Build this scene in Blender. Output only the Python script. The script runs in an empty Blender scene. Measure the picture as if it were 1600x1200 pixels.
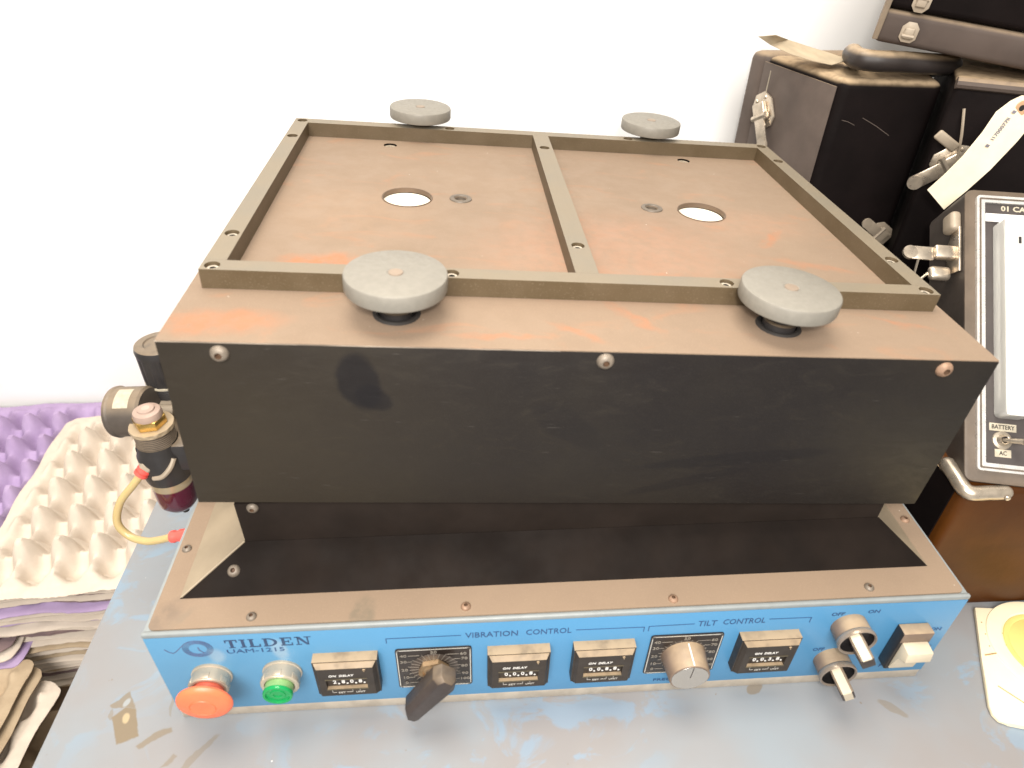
import bpy, bmesh, math, random
from mathutils import Vector, Matrix, Euler
random.seed(7)
S = bpy.context.scene
COL = S.collection
# ---------------------------------------------------------------- camera
cam_data = bpy.data.cameras.new('camera'); cam = bpy.data.objects.new('camera', cam_data); COL.objects.link(cam)
CM = Matrix(((0.9972, 0.0232, -0.0709), (-0.0707, 0.5966, -0.7994), (0.0238, 0.8022, 0.5966)))
cam.matrix_world = Matrix.Translation((0.23230, -0.30081, 0.55335)) @ CM.to_4x4()
cam_data.sensor_width = 36; cam_data.lens = 24.109; cam_data.clip_start = .01; cam_data.clip_end = 50
cam_data.dof.use_dof = True; cam_data.dof.focus_distance = .66; cam_data.dof.aperture_fstop = 7.0
S.camera = cam
# ---------------------------------------------------------------- world and lamps (an indoor photograph taken with a flash)
W = bpy.data.worlds.new('World'); S.world = W; W.use_nodes = True
W.node_tree.nodes['Background'].inputs[0].default_value = (1.0, .93, .84, 1)
W.node_tree.nodes['Background'].inputs[1].default_value = .36
S.view_settings.view_transform = 'Standard'; S.view_settings.look = 'None'
S.view_settings.exposure = 0; S.view_settings.gamma = 1
def area(name, loc, target, size, energy, color):
    d = bpy.data.lights.new(name, 'AREA'); d.shape = 'SQUARE'; d.size = size; d.energy = energy; d.color = color
    o = bpy.data.objects.new(name, d); COL.objects.link(o); o.location = loc
    o.rotation_euler = (Vector(target) - Vector(loc)).to_track_quat('-Z', 'Y').to_euler(); return o
area('ceiling_lamp', (.1, .35, 2.3), (.15, .35, 0), 1.1, 48, (1, .92, .81))
area('wall_fill_light', (-.15, -1.7, 1.85), (.35, .7, .25), 1.4, 100, (1, .965, .925))  # unseen frontal fill, added to whiten the wall
area('flash_lamp', (.25, -.33, .62), (.34, .2, .15), .035, 2.7, (1, .94, .87))

# ---------------------------------------------------------------- mesh helpers
def new_bm(): return bmesh.new()
def finish(name, bm, mat, parent=None, smooth=True, angle=35, matrix=None, recalc=True):
    if recalc: bmesh.ops.recalc_face_normals(bm, faces=bm.faces)
    me = bpy.data.meshes.new(name); bm.to_mesh(me); bm.free()
    if smooth:
        for p in me.polygons: p.use_smooth = True
        me.set_sharp_from_angle(angle=math.radians(angle))
    for m in (mat if isinstance(mat, (list, tuple)) else [mat]): me.materials.append(m)
    o = bpy.data.objects.new(name, me); COL.objects.link(o)
    if parent: o.parent = parent
    if matrix is not None: o.matrix_local = matrix
    return o
def tag(o, label=None, cat=None, group=None, kind=None):
    if label: o['label'] = label
    if cat: o['category'] = cat
    if group: o['group'] = group
    if kind: o['kind'] = kind
    return o
def empty(name, loc=(0, 0, 0), matrix=None):
    o = bpy.data.objects.new(name, None); COL.objects.link(o); o.empty_display_size = .02
    if matrix is not None: o.matrix_world = matrix
    else: o.location = loc
    return o
def bevel(bm, faces_or_edges, w, seg=2):
    if w > 0: bmesh.ops.bevel(bm, geom=list(faces_or_edges), offset=w, segments=seg, profile=.5, affect='EDGES', clamp_overlap=True)
def add_box(bm, x0, x1, y0, y1, z0, z1, bev=0, seg=2, M=None):
    t = bmesh.new()
    v = [t.verts.new(p) for p in ((x0,y0,z0),(x1,y0,z0),(x1,y1,z0),(x0,y1,z0),(x0,y0,z1),(x1,y0,z1),(x1,y1,z1),(x0,y1,z1))]
    for f in ((0,3,2,1),(4,5,6,7),(0,1,5,4),(1,2,6,5),(2,3,7,6),(3,0,4,7)): t.faces.new([v[i] for i in f])
    bevel(t, t.edges, bev, seg)
    merge(bm, t, M)
def merge(bm, t, M=None):
    if M is not None: bmesh.ops.transform(t, matrix=M, verts=t.verts)
    me = bpy.data.meshes.new('tmp'); t.to_mesh(me); t.free(); bm.from_mesh(me); bpy.data.meshes.remove(me)
def box(*a, **k):
    bm = new_bm(); add_box(bm, *a, **k); return bm
def add_lathe(bm, prof, seg=32, M=None, closed=False):
    """prof: list of (r, h) revolved about local z"""
    t = bmesh.new(); rings = []
    for r, h in prof:
        if r < 1e-7: rings.append([t.verts.new((0, 0, h))])
        else: rings.append([t.verts.new((r*math.cos(2*math.pi*i/seg), r*math.sin(2*math.pi*i/seg), h)) for i in range(seg)])
    prs = list(zip(rings, rings[1:])) + ([(rings[-1], rings[0])] if closed else [])
    for a, b in prs:
        for i in range(seg):
            j = (i+1) % seg
            if len(a) == 1 and len(b) > 1: t.faces.new((a[0], b[i], b[j]))
            elif len(b) == 1 and len(a) > 1: t.faces.new((a[i], a[j], b[0]))
            elif len(a) > 1: t.faces.new((a[i], a[j], b[j], b[i]))
    bmesh.ops.recalc_face_normals(t, faces=t.faces)
    merge(bm, t, M)
def lathe(prof, seg=32, M=None, closed=False):
    bm = new_bm(); add_lathe(bm, prof, seg, M, closed); return bm
def circle(cx, cy, r, n=24): return [(cx + r*math.cos(2*math.pi*i/n), cy + r*math.sin(2*math.pi*i/n)) for i in range(n)]
def add_plate(bm, outer, holes, z0, z1, M=None, chamfer=0):
    """flat plate with through holes: outline and holes in xy"""
    t = bmesh.new()
    loops = {}
    for z in (z1, z0):
        es = []; lp = []
        for poly in [outer] + holes:
            vs = [t.verts.new((x, y, z)) for x, y in poly]; lp.append(vs)
            for i in range(len(vs)): es.append(t.edges.new((vs[i], vs[(i+1) % len(vs)])))
        bmesh.ops.triangle_fill(t, edges=es, use_beauty=True, use_dissolve=False)
        loops[z] = lp
    for a, b in zip(loops[z1], loops[z0]):
        n = len(a)
        for i in range(n): t.faces.new((a[i], a[(i+1) % n], b[(i+1) % n], b[i]))
    bmesh.ops.recalc_face_normals(t, faces=t.faces)
    merge(bm, t, M)
def plate(outer, holes, z0, z1, M=None):
    bm = new_bm(); add_plate(bm, outer, holes, z0, z1, M); return bm
def rrect(x0, x1, y0, y1, r, n=5):
    P = []
    for cx, cy, a0 in ((x1-r, y1-r, 0), (x0+r, y1-r, 90), (x0+r, y0+r, 180), (x1-r, y0+r, 270)):
        for i in range(n+1):
            a = math.radians(a0 + 90*i/n); P.append((cx + r*math.cos(a), cy + r*math.sin(a)))
    return P
def add_prism(bm, poly, z0, z1, M=None, bev=0, seg=2):
    t = bmesh.new()
    a = [t.verts.new((x, y, z0)) for x, y in poly]; b = [t.verts.new((x, y, z1)) for x, y in poly]; n = len(poly)
    t.faces.new(a[::-1]); t.faces.new(b)
    for i in range(n): t.faces.new((a[i], a[(i+1) % n], b[(i+1) % n], b[i]))
    bevel(t, t.edges, bev, seg)
    merge(bm, t, M)
def prism(poly, z0, z1, M=None, bev=0, seg=2):
    bm = new_bm(); add_prism(bm, poly, z0, z1, M, bev, seg); return bm
def catmull(pts, n=8):
    P = [Vector(p) for p in pts]; P = [2*P[0]-P[1]] + P + [2*P[-1]-P[-2]]; out = []
    for i in range(1, len(P)-2):
        for k in range(n):
            t = k/n; a, b, c, d = P[i-1:i+3]
            out.append(.5*((2*b) + (c-a)*t + (2*a-5*b+4*c-d)*t*t + (3*b-a-3*c+d)*t**3))
    out.append(P[-2]); return out
def add_tube(bm, pts, r, seg=10, caps=True, M=None):
    t = bmesh.new(); pts = [Vector(p) for p in pts]; rings = []; up = None
    for i, p in enumerate(pts):
        d = (pts[min(i+1, len(pts)-1)] - pts[max(i-1, 0)]).normalized()
        if up is None: up = d.orthogonal().normalized()
        up = (up - d*up.dot(d)).normalized(); s = d.cross(up)
        rr = r[i] if isinstance(r, (list, tuple)) else r
        rings.append([t.verts.new(p + up*rr*math.cos(2*math.pi*k/seg) + s*rr*math.sin(2*math.pi*k/seg)) for k in range(seg)])
    for a, b in zip(rings, rings[1:]):
        for i in range(seg): t.faces.new((a[i], a[(i+1) % seg], b[(i+1) % seg], b[i]))
    if caps: t.faces.new(rings[0][::-1]); t.faces.new(rings[-1])
    merge(bm, t, M)
def tube(pts, r, seg=10, M=None):
    bm = new_bm(); add_tube(bm, pts, r, seg, True, M); return bm
def add_text(bm, s, size, M, sx=1.0, bold=0.0, spacing=1.0, align='CENTER', depth=.00012, shear=0.0):
    c = bpy.data.curves.new('t', 'FONT'); c.body = s; c.size = size; c.align_x = align; c.align_y = 'CENTER'
    c.offset = bold; c.space_character = spacing; c.extrude = depth; c.resolution_u = 2; c.shear = shear
    o = bpy.data.objects.new('t', c); COL.objects.link(o)
    bpy.context.view_layer.update()
    me = bpy.data.meshes.new_from_object(o.evaluated_get(bpy.context.evaluated_depsgraph_get()))
    bpy.data.objects.remove(o); bpy.data.curves.remove(c)
    t = bmesh.new(); t.from_mesh(me); bpy.data.meshes.remove(me)
    bmesh.ops.transform(t, matrix=M @ Matrix.Diagonal((sx, 1, 1, 1)), verts=t.verts)
    m2 = bpy.data.meshes.new('t'); t.to_mesh(m2); t.free(); bm.from_mesh(m2); bpy.data.meshes.remove(m2)
def word(parent, mat, s, x0, x1, z, h, M=None, bold=0.0, y=-.0002, **k):
    """one printed word fitted between x0 and x1 with cap height h, on a plane facing -y"""
    t = bmesh.new(); add_text(t, s, 1.0, Matrix.Identity(4), bold=bold, **k)
    xs = [v.co.x for v in t.verts]; ys = [v.co.y for v in t.verts]; w_, h_ = max(xs)-min(xs), max(ys)-min(ys)
    cx_, cy_ = (max(xs)+min(xs))/2, (max(ys)+min(ys))/2
    for v in t.verts: v.co.x = (v.co.x-cx_)*(x1-x0)/w_; v.co.y = (v.co.y-cy_)*h/h_; v.co.z = .0001 if v.co.z > 0 else -.0001
    bmesh.ops.transform(t, matrix=M if M is not None else panelM((x0+x1)/2, z, y), verts=t.verts)
    return finish('lettering', t, mat, parent, smooth=False, recalc=False)
def panelM(x, z, y=0.0, rot=0.0):
    """local xy -> panel plane facing -y (x right, y up)"""
    return Matrix.Translation((x, y, z)) @ Matrix.Rotation(math.pi/2, 4, 'X') @ Matrix.Rotation(rot, 4, 'Z')
def basis(o, X, Y, Z):
    m = Matrix((X, Y, Z)).transposed().to_4x4(); return Matrix.Translation(o) @ m
def add_stroke(bm, pts, w, M, depth=.00012):
    """flat printed line of width w through 2D points"""
    for (x0, y0), (x1, y1) in zip(pts, pts[1:]):
        d = Vector((x1-x0, y1-y0)); L = d.length
        if L < 1e-9: continue
        add_box(bm, -w/2, L+w/2, -w/2, w/2, -depth, depth, M=M @ Matrix.Translation((x0, y0, 0)) @ Matrix.Rotation(math.atan2(d.y, d.x), 4, 'Z'))

# ---------------------------------------------------------------- material helpers
class NT:
    def __init__(s, name):
        s.m = bpy.data.materials.new(name); s.m.use_nodes = True; s.t = s.m.node_tree; s.n = s.t.nodes
        s.b = s.n['Principled BSDF']; s._co = None
    def link(s, a, b): s.t.links.new(a, b)
    def co(s):
        if s._co is None: s._co = s.n.new('ShaderNodeTexCoord').outputs['Object']
        return s._co
    def val(s, sock, v):
        if hasattr(v, 'links') or hasattr(v, 'is_linked'): s.link(v, sock)
        elif isinstance(v, (tuple, list)) and len(v) == 3 and sock.type == 'RGBA': sock.default_value = (*v, 1)
        else: sock.default_value = v
    def noise(s, scale, detail=3, rough=.55, vec=None, dist=0):
        n = s.n.new('ShaderNodeTexNoise'); n.inputs['Scale'].default_value = scale; n.inputs['Detail'].default_value = detail
        n.inputs['Roughness'].default_value = rough; n.inputs['Distortion'].default_value = dist
        s.link(vec or s.co(), n.inputs['Vector']); return n.outputs['Fac']
    def ramp(s, x, a, b, va=0., vb=1.):
        n = s.n.new('ShaderNodeMapRange'); s.val(n.inputs[0], x)
        for i, v in enumerate((a, b, va, vb)): n.inputs[i+1].default_value = v
        n.interpolation_type = 'SMOOTHSTEP'; return n.outputs[0]
    def math(s, op, a, b=0.):
        n = s.n.new('ShaderNodeMath'); n.operation = op; s.val(n.inputs[0], a); s.val(n.inputs[1], b); return n.outputs[0]
    def mul(s, a, b): return s.math('MULTIPLY', a, b)
    def mix(s, f, a, b):
        n = s.n.new('ShaderNodeMix'); n.data_type = 'RGBA'; s.val(n.inputs[0], f); s.val(n.inputs[6], a); s.val(n.inputs[7], b); return n.outputs[2]
    def mapping(s, scale=(1, 1, 1), rot=(0, 0, 0), loc=(0, 0, 0)):
        n = s.n.new('ShaderNodeMapping'); n.inputs['Scale'].default_value = scale; n.inputs['Rotation'].default_value = rot
        n.inputs['Location'].default_value = loc; s.link(s.co(), n.inputs[0]); return n.outputs[0]
    def upness(s, a=.35, b=.9):
        g = s.n.new('ShaderNodeNewGeometry'); x = s.n.new('ShaderNodeSeparateXYZ'); s.link(g.outputs['Normal'], x.inputs[0])
        return s.ramp(x.outputs['Z'], a, b)
    def ellipse(s, cx, cy, rx, ry, soft=.25, axis='xy', rot=0, warp=.0, wscale=60):
        """1 inside an ellipse in object space"""
        x = s.n.new('ShaderNodeSeparateXYZ')
        if warp:
            n = s.n.new('ShaderNodeTexNoise'); n.inputs['Scale'].default_value = wscale; s.link(s.co(), n.inputs['Vector'])
            v = s.n.new('ShaderNodeVectorMath'); v.operation = 'MULTIPLY_ADD'; s.link(n.outputs['Color'], v.inputs[0])
            v.inputs[1].default_value = (warp,)*3; s.link(s.co(), v.inputs[2]); s.link(v.outputs[0], x.inputs[0])
            cx += warp/2; cy += warp/2
        else: s.link(s.co(), x.inputs[0])
        i, j = {'xy': (0, 1), 'xz': (0, 2), 'yz': (1, 2)}[axis]
        dx = s.math('SUBTRACT', x.outputs[i], cx); dy = s.math('SUBTRACT', x.outputs[j], cy)
        c, sn = math.cos(rot), math.sin(rot)
        u = s.math('ADD', s.mul(dx, c/rx), s.mul(dy, sn/rx)); v = s.math('ADD', s.mul(dx, -sn/ry), s.mul(dy, c/ry))
        d = s.math('SQRT', s.math('ADD', s.mul(u, u), s.mul(v, v)))
        return s.ramp(d, 1-soft, 1+soft, 1., 0.)
    def poly(s, pts, soft=.0008, warp=.004, wscale=140):
        """1 inside a convex counter-clockwise polygon in object xy"""
        n = s.n.new('ShaderNodeTexNoise'); n.inputs['Scale'].default_value = wscale; n.inputs['Detail'].default_value = 3; s.link(s.co(), n.inputs['Vector'])
        v = s.n.new('ShaderNodeVectorMath'); v.operation = 'MULTIPLY_ADD'; s.link(n.outputs['Color'], v.inputs[0]); v.inputs[1].default_value = (warp,)*3; s.link(s.co(), v.inputs[2])
        x = s.n.new('ShaderNodeSeparateXYZ'); s.link(v.outputs[0], x.inputs[0]); out = None
        for (x0, y0), (x1, y1) in zip(pts, pts[1:] + pts[:1]):
            L = math.hypot(x1-x0, y1-y0); nx, ny = -(y1-y0)/L, (x1-x0)/L
            d = s.math('ADD', s.mul(x.outputs[0], nx), s.math('ADD', s.mul(x.outputs[1], ny), -(nx*(x0+warp/2)+ny*(y0+warp/2))))
            m = s.ramp(d, -soft, soft); out = m if out is None else s.mul(out, m)
        return out
    def bump(s, h, strength=.2, dist=.001):
        n = s.n.new('ShaderNodeBump'); n.inputs['Strength'].default_value = strength; n.inputs['Distance'].default_value = dist
        s.link(h, n.inputs['Height']); s.link(n.outputs[0], s.b.inputs['Normal'])
    def out(s, color, rough=.5, metal=0., spec=.5):
        s.val(s.b.inputs['Base Color'], color); s.val(s.b.inputs['Roughness'], rough); s.val(s.b.inputs['Metallic'], metal)
        s.b.inputs['Specular IOR Level'].default_value = spec; return s.m
DUST = (.44, .325, .205)
def simple(name, color, rough=.5, metal=0., var=.12, scale=40, spec=.5, bump=0., dust=0.):
    t = NT(name); n = t.noise(scale, 4); dark = tuple(c*(1-var) for c in color); lite = tuple(min(1, c*(1+var)) for c in color)
    c = t.mix(t.ramp(n, .3, .7), dark, lite)
    if dust: c = t.mix(t.mul(t.mul(t.upness(), t.ramp(t.noise(90, 3), .25, .6, .6, 1)), dust), c, DUST)
    if bump: t.bump(t.noise(scale*8, 3), bump, .0005)
    return t.out(c, t.ramp(t.noise(scale*1.7, 3), .2, .8, max(.03, rough-.08), min(1, rough+.1)), metal, spec)

def dusty_top(name, base=(.238, .172, .120), stains=(), hot=0.):
    t = NT(name)
    big = t.noise(7, 3); mid = t.noise(35, 5, .6); fine = t.noise(900, 2)
    c = t.mix(t.ramp(big, .3, .7), tuple(b*.95 for b in base), tuple(b*1.04 for b in base))
    c = t.mix(t.ramp(mid, .35, .75, 0, .16), c, (base[0]*.75, base[1]*.75, base[2]*.77))
    c = t.mix(t.ramp(fine, .5, .85, 0, .35), c, (.38, .28, .2))
    if hot:
        sm = t.noise(16, 4, .6, t.mapping((1, 2.2, 1), loc=(3, 1, 0)), 1.2)
        c = t.mix(t.mul(t.ramp(sm, .56, .72), hot), c, (.36, .17, .09))
    for st in stains:
        cx, cy, rx, ry, rot, col, amt = st
        c = t.mix(t.mul(t.mul(t.ellipse(cx, cy, rx, ry, .55, 'xy', rot, .016, 70), t.ramp(t.noise(110, 4, .65), .3, .65, .35, 1)), min(1, amt*.95)), c, col)
    # pale specks of grit
    v = t.n.new('ShaderNodeTexVoronoi'); v.inputs['Scale'].default_value = 120; t.link(t.co(), v.inputs['Vector'])
    sp = t.ramp(v.outputs['Distance'], .035, .07, 1, 0); sp = t.mul(sp, t.ramp(t.noise(25, 2), .6, .66))
    c = t.mix(sp, c, (.85, .78, .68))
    t.bump(mid, .08, .0006)
    return t.out(c, t.ramp(mid, .3, .7, .55, .8), 0, .3)

OR = (.40, .145, .06)
M_top = dusty_top('dusty_brown_plate', stains=[
    (.1125, .165, .016, .011, 0, OR, .7), (.135, .169, .013, .011, 0, OR, .7), (.075, .078, .035, .014, .1, OR, .55),
    (.35, .20, .10, .07, .1, (.33, .185, .12), .6), (.3011, .076, .02, .004, -.6, OR, .5), (.345, .097, .022, .005, -.9, OR, .45),
    (.36, .155, .03, .006, .3, OR, .45), (.515, .19, .03, .006, -.3, OR, .4), (.49, .27, .05, .03, 0, (.34, .2, .13), .4),
    (.25, .069, .03, .003, 0, OR, .4), (.5, .24, .02, .004, .9, OR, .45), (.14, .26, .06, .05, 0, (.3, .2, .13), .4), (.545, .1, .02, .003, -.4, OR, .4)], hot=.32)
M_base_top = dusty_top('dusty_base_plate', base=(.265, .192, .133), stains=[
    (.155, .009, .006, .013, 0, (.17, .14, .10), .8), (.012, .014, .007, .016, -.5, (.17, .13, .1), .7), (.024, .012, .004, .012, -.7, (.2, .16, .12), .5)])
M_bar = simple('grey_painted_bar', (.235, .195, .15), .5, 0, .1, 30, .4, .05, .0)

M_taupe2 = simple('dull_core', (.26, .20, .15), .5, .1, .1, 60)
M_bush = simple('dull_bushing', (.13, .105, .08), .5, .1, .1, 60)
def bar_mat():
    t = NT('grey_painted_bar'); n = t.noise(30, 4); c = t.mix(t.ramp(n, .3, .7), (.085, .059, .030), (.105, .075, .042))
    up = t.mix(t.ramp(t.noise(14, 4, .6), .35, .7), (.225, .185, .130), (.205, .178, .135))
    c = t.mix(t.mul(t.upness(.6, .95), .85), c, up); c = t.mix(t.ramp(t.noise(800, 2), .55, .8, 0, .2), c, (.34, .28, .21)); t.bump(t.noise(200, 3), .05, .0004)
    return t.out(c, .5, 0, .4)
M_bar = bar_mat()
M_disc = simple('grey_disc_metal', (.215, .20, .17), .5, .05, .05, 180, .4, .05)

def black_face():
    t = NT('black_painted_steel')
    n1 = t.noise(6, 4, .6); n2 = t.noise(28, 5, .65, t.mapping((1, 1, 2.4)), 1.5); fine = t.noise(1300, 2)
    c = t.mix(t.ramp(n1, .3, .75), (.0115, .0095, .0095), (.020, .0165, .013))
    c = t.mix(t.ramp(n2, .52, .8, 0, .45), c, (.032, .026, .018))
    c = t.mix(t.ramp(fine, .52, .75, 0, .25), c, (.05, .042, .032))
    # film of dust, thicker low on the left; hand marks wiped clean
    c = t.mix(t.mul(t.ellipse(.05, .2, .16, .12, .9, 'xz'), .5), c, (.048, .038, .024))
    for (cx, cz, rx, rz, rot, a) in ((.162, .284, .0135, .022, .25, .8), (.17, .272, .009, .012, .9, .7), (.43, .222, .07, .006, .12, .5), (.4, .2, .05, .005, .3, .4), (.3, .25, .03, .012, -.6, .25)):
        c = t.mix(t.mul(t.ellipse(cx, cz, rx, rz, .18, 'xz', rot, .006, 70), a), c, (.008, .007, .008))
    c = t.mix(t.mul(t.upness(.2, .8), .9), c, (.36, .27, .19))
    sm = t.noise(40, 3, .5, t.mapping((1, 1, 14)), 0)
    c = t.mix(t.ramp(sm, .7, .78, 0, .4), c, (.11, .1, .09))
    t.bump(fine, .05, .0004)
    return t.out(c, t.ramp(n2, .3, .8, .45, .62), 0, .25)
M_black = black_face()
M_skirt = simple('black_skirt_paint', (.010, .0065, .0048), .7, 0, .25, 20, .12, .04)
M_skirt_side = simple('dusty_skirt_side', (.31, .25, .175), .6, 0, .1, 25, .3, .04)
M_edge = simple('pale_panel_edge', (.245, .265, .265), .45, 0, .06, 60)
M_cream = simple('cream_rail', (.40, .35, .285), .5, .1, .12, 70, dust=.3)
M_screw = simple('worn_screw', (.20, .165, .13), .5, .25, .15, 300)
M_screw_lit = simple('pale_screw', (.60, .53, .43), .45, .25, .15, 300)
M_rust = simple('rusty_screw', (.28, .175, .115), .6, .2, .2, 300)
M_dark = simple('dark_recess', (.018, .015, .013), .7)
M_screwhole = simple('rusty_socket', (.10, .055, .03), .7)
M_timer = simple('timer_plastic', (.034, .026, .020), .5, 0, .15, 60, .4, .04, .85)
M_timer_in = simple('timer_window_black', (.03, .022, .02), .35)
M_trim = simple('olive_window_trim', (.10, .082, .048), .55)
M_white = simple('white_print', (.78, .76, .72), .6, 0, .04)
M_faint = simple('dull_white_print', (.5, .48, .44), .6, 0, .04)
M_ink = simple('navy_print', (.028, .06, .13), .5, 0, .1)
M_ink2 = simple('faded_navy_print', (.025, .07, .17), .5, 0, .15)
M_chrome = simple('dusty_nickel', (.54, .47, .37), .33, .45, .05, 60, dust=.3)
M_red = simple('orange_red_plastic', (.90, .18, .075), .38, 0, .05, 60)
M_red_dark = simple('red_plastic_neck', (.62, .13, .08), .45)
M_brown = simple('brown_plastic_knob', (.19, .135, .10), .45, 0, .1, 80, .4, 0, .75)
M_lever = simple('brown_black_lever', (.042, .031, .027), .42, 0, .15, 50, .5, .04, .35)
M_switchblk = simple('black_switch', (.02, .018, .018), .35)
M_ring = simple('satin_grey_ring', (.30, .25, .21), .3, .4, .1, 100, dust=.3)
M_rocker = simple('ivory_plastic', (.58, .50, .37), .35, 0, .06, 60)
M_dialplate = simple('dial_plate_black', (.022, .016, .013), .3, 0, .3, 25)
M_dialgrey = simple('dial_scale_grey', (.085, .066, .055), .4, .1, .2, 40)
M_silver = simple('bright_metal_line', (.72, .69, .62), .3, .5)
M_brassnut = simple('brass_nut', (.66, .46, .27), .32, .7, .12, 90)
M_brass = simple('brass_cap', (.62, .40, .12), .22, .85, .15, 80)
M_blackplastic = simple('black_plastic', (.025, .023, .023), .38, 0, .15, 60, .5, 0, .35)
M_greyplastic = simple('dusty_grey_plastic', (.075, .062, .052), .5, 0, .15, 60, .4, 0, .35)
M_taupe = simple('taupe_flange', (.34, .28, .21), .5, .1, .1, 60)
M_redfit = simple('red_fitting', (.78, .10, .08), .35)
M_pinkcap = simple('pinkish_button', (.52, .33, .27), .4)
M_label = simple('paper_label', (.42, .375, .285), .6, 0, .12, 200)
M_case = simple('black_case_vinyl', (.0058, .0036, .0034), .7, 0, .25, 18, .1, .25, .95)
M_casegrey = simple('grey_case_vinyl_dusty_top', (.096, .074, .062), .6, 0, .15, 18, .25, .25, .55)
M_caselid = simple('greyer_case_lid', (.074, .056, .047), .65, 0, .15, 18, .2, .25, .4)  # lid greyer than the case body
M_nickel = simple('worn_nickel', (.58, .50, .40), .3, .8, .2, 70)
M_tagm = simple('manila_tag', (.88, .78, .58), .65, 0, .05, 60)
M_metergrey = simple('grey_meter_shell', (.105, .078, .055), .5, 0, .15, 40, .4, .1)
M_metershell = simple('shaded_meter_shell', (.055, .044, .037), .5, 0, .15, 40, .4, .1)  # darker copy of the shell grey, shade of the sides put into the colour
M_meterface = simple('dark_grey_meter_face', (.055, .046, .043), .45, 0, .08, 40)
M_alu = simple('bright_aluminium', (.80, .78, .75), .3, .6, .05, 60)

def lens_mat():
    t = NT('green_lens'); m = t.out((.02, .42, .12), .12); t.b.inputs['Transmission Weight'].default_value = .35; t.b.inputs['IOR'].default_value = 1.4; return m
M_green = lens_mat()
M_greenside = simple('green_lens_skirt', (.20, .36, .14), .25, 0, .1, 60)
def brushed():
    t = NT('spun_aluminium_cap'); m = t.out((.74, .70, .64), .22, 1.); t.b.inputs['Anisotropic'].default_value = .85
    g = t.n.new('ShaderNodeTangent'); g.direction_type = 'RADIAL'; g.axis = 'Z'; t.link(g.outputs[0], t.b.inputs['Tangent']); return m
M_spun = brushed()
def blue_panel():
    t = NT('blue_panel_paint'); n = t.noise(5, 3); f = t.noise(700, 2)
    c = t.mix(t.ramp(n, .3, .7), (.070, .232, .415), (.080, .255, .455))
    c = t.mix(t.ramp(f, .6, .8, 0, .12), c, (.3, .5, .7))
    for (cx, cz, rx, rz, a) in ((.046, .085, .0055, .008, .42), (.092, .089, .0055, .012, .5)):
        c = t.mix(t.mul(t.ellipse(cx, cz, rx, rz, .4, 'xz', .1, .003, 200), a), c, (.36, .42, .46))
    # paler, greyer blue towards the left end of the panel
    x = t.n.new('ShaderNodeSeparateXYZ'); t.link(t.co(), x.inputs[0])
    c = t.mix(t.mul(t.ramp(x.outputs['X'], .0, .3, 1, 0), .22), c, (.19, .38, .50))
    return t.out(c, .38, 0, .4)
M_blue = blue_panel()
def tubemat():
    t = NT('yellowed_tube'); m = t.out((.62, .47, .22), .2); t.b.inputs['Transmission Weight'].default_value = .25; t.b.inputs['Subsurface Weight'].default_value = .1; return m
M_tube = tubemat()
def bowl():
    t = NT('dark_red_oil_bowl'); x = t.n.new('ShaderNodeSeparateXYZ'); t.link(t.co(), x.inputs[0])
    c = t.mix(t.ramp(x.outputs['Z'], .1195, .1215), (.075, .008, .022), (.30, .24, .15))
    return t.out(c, .08, 0, .8)
M_bowl = bowl()
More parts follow.
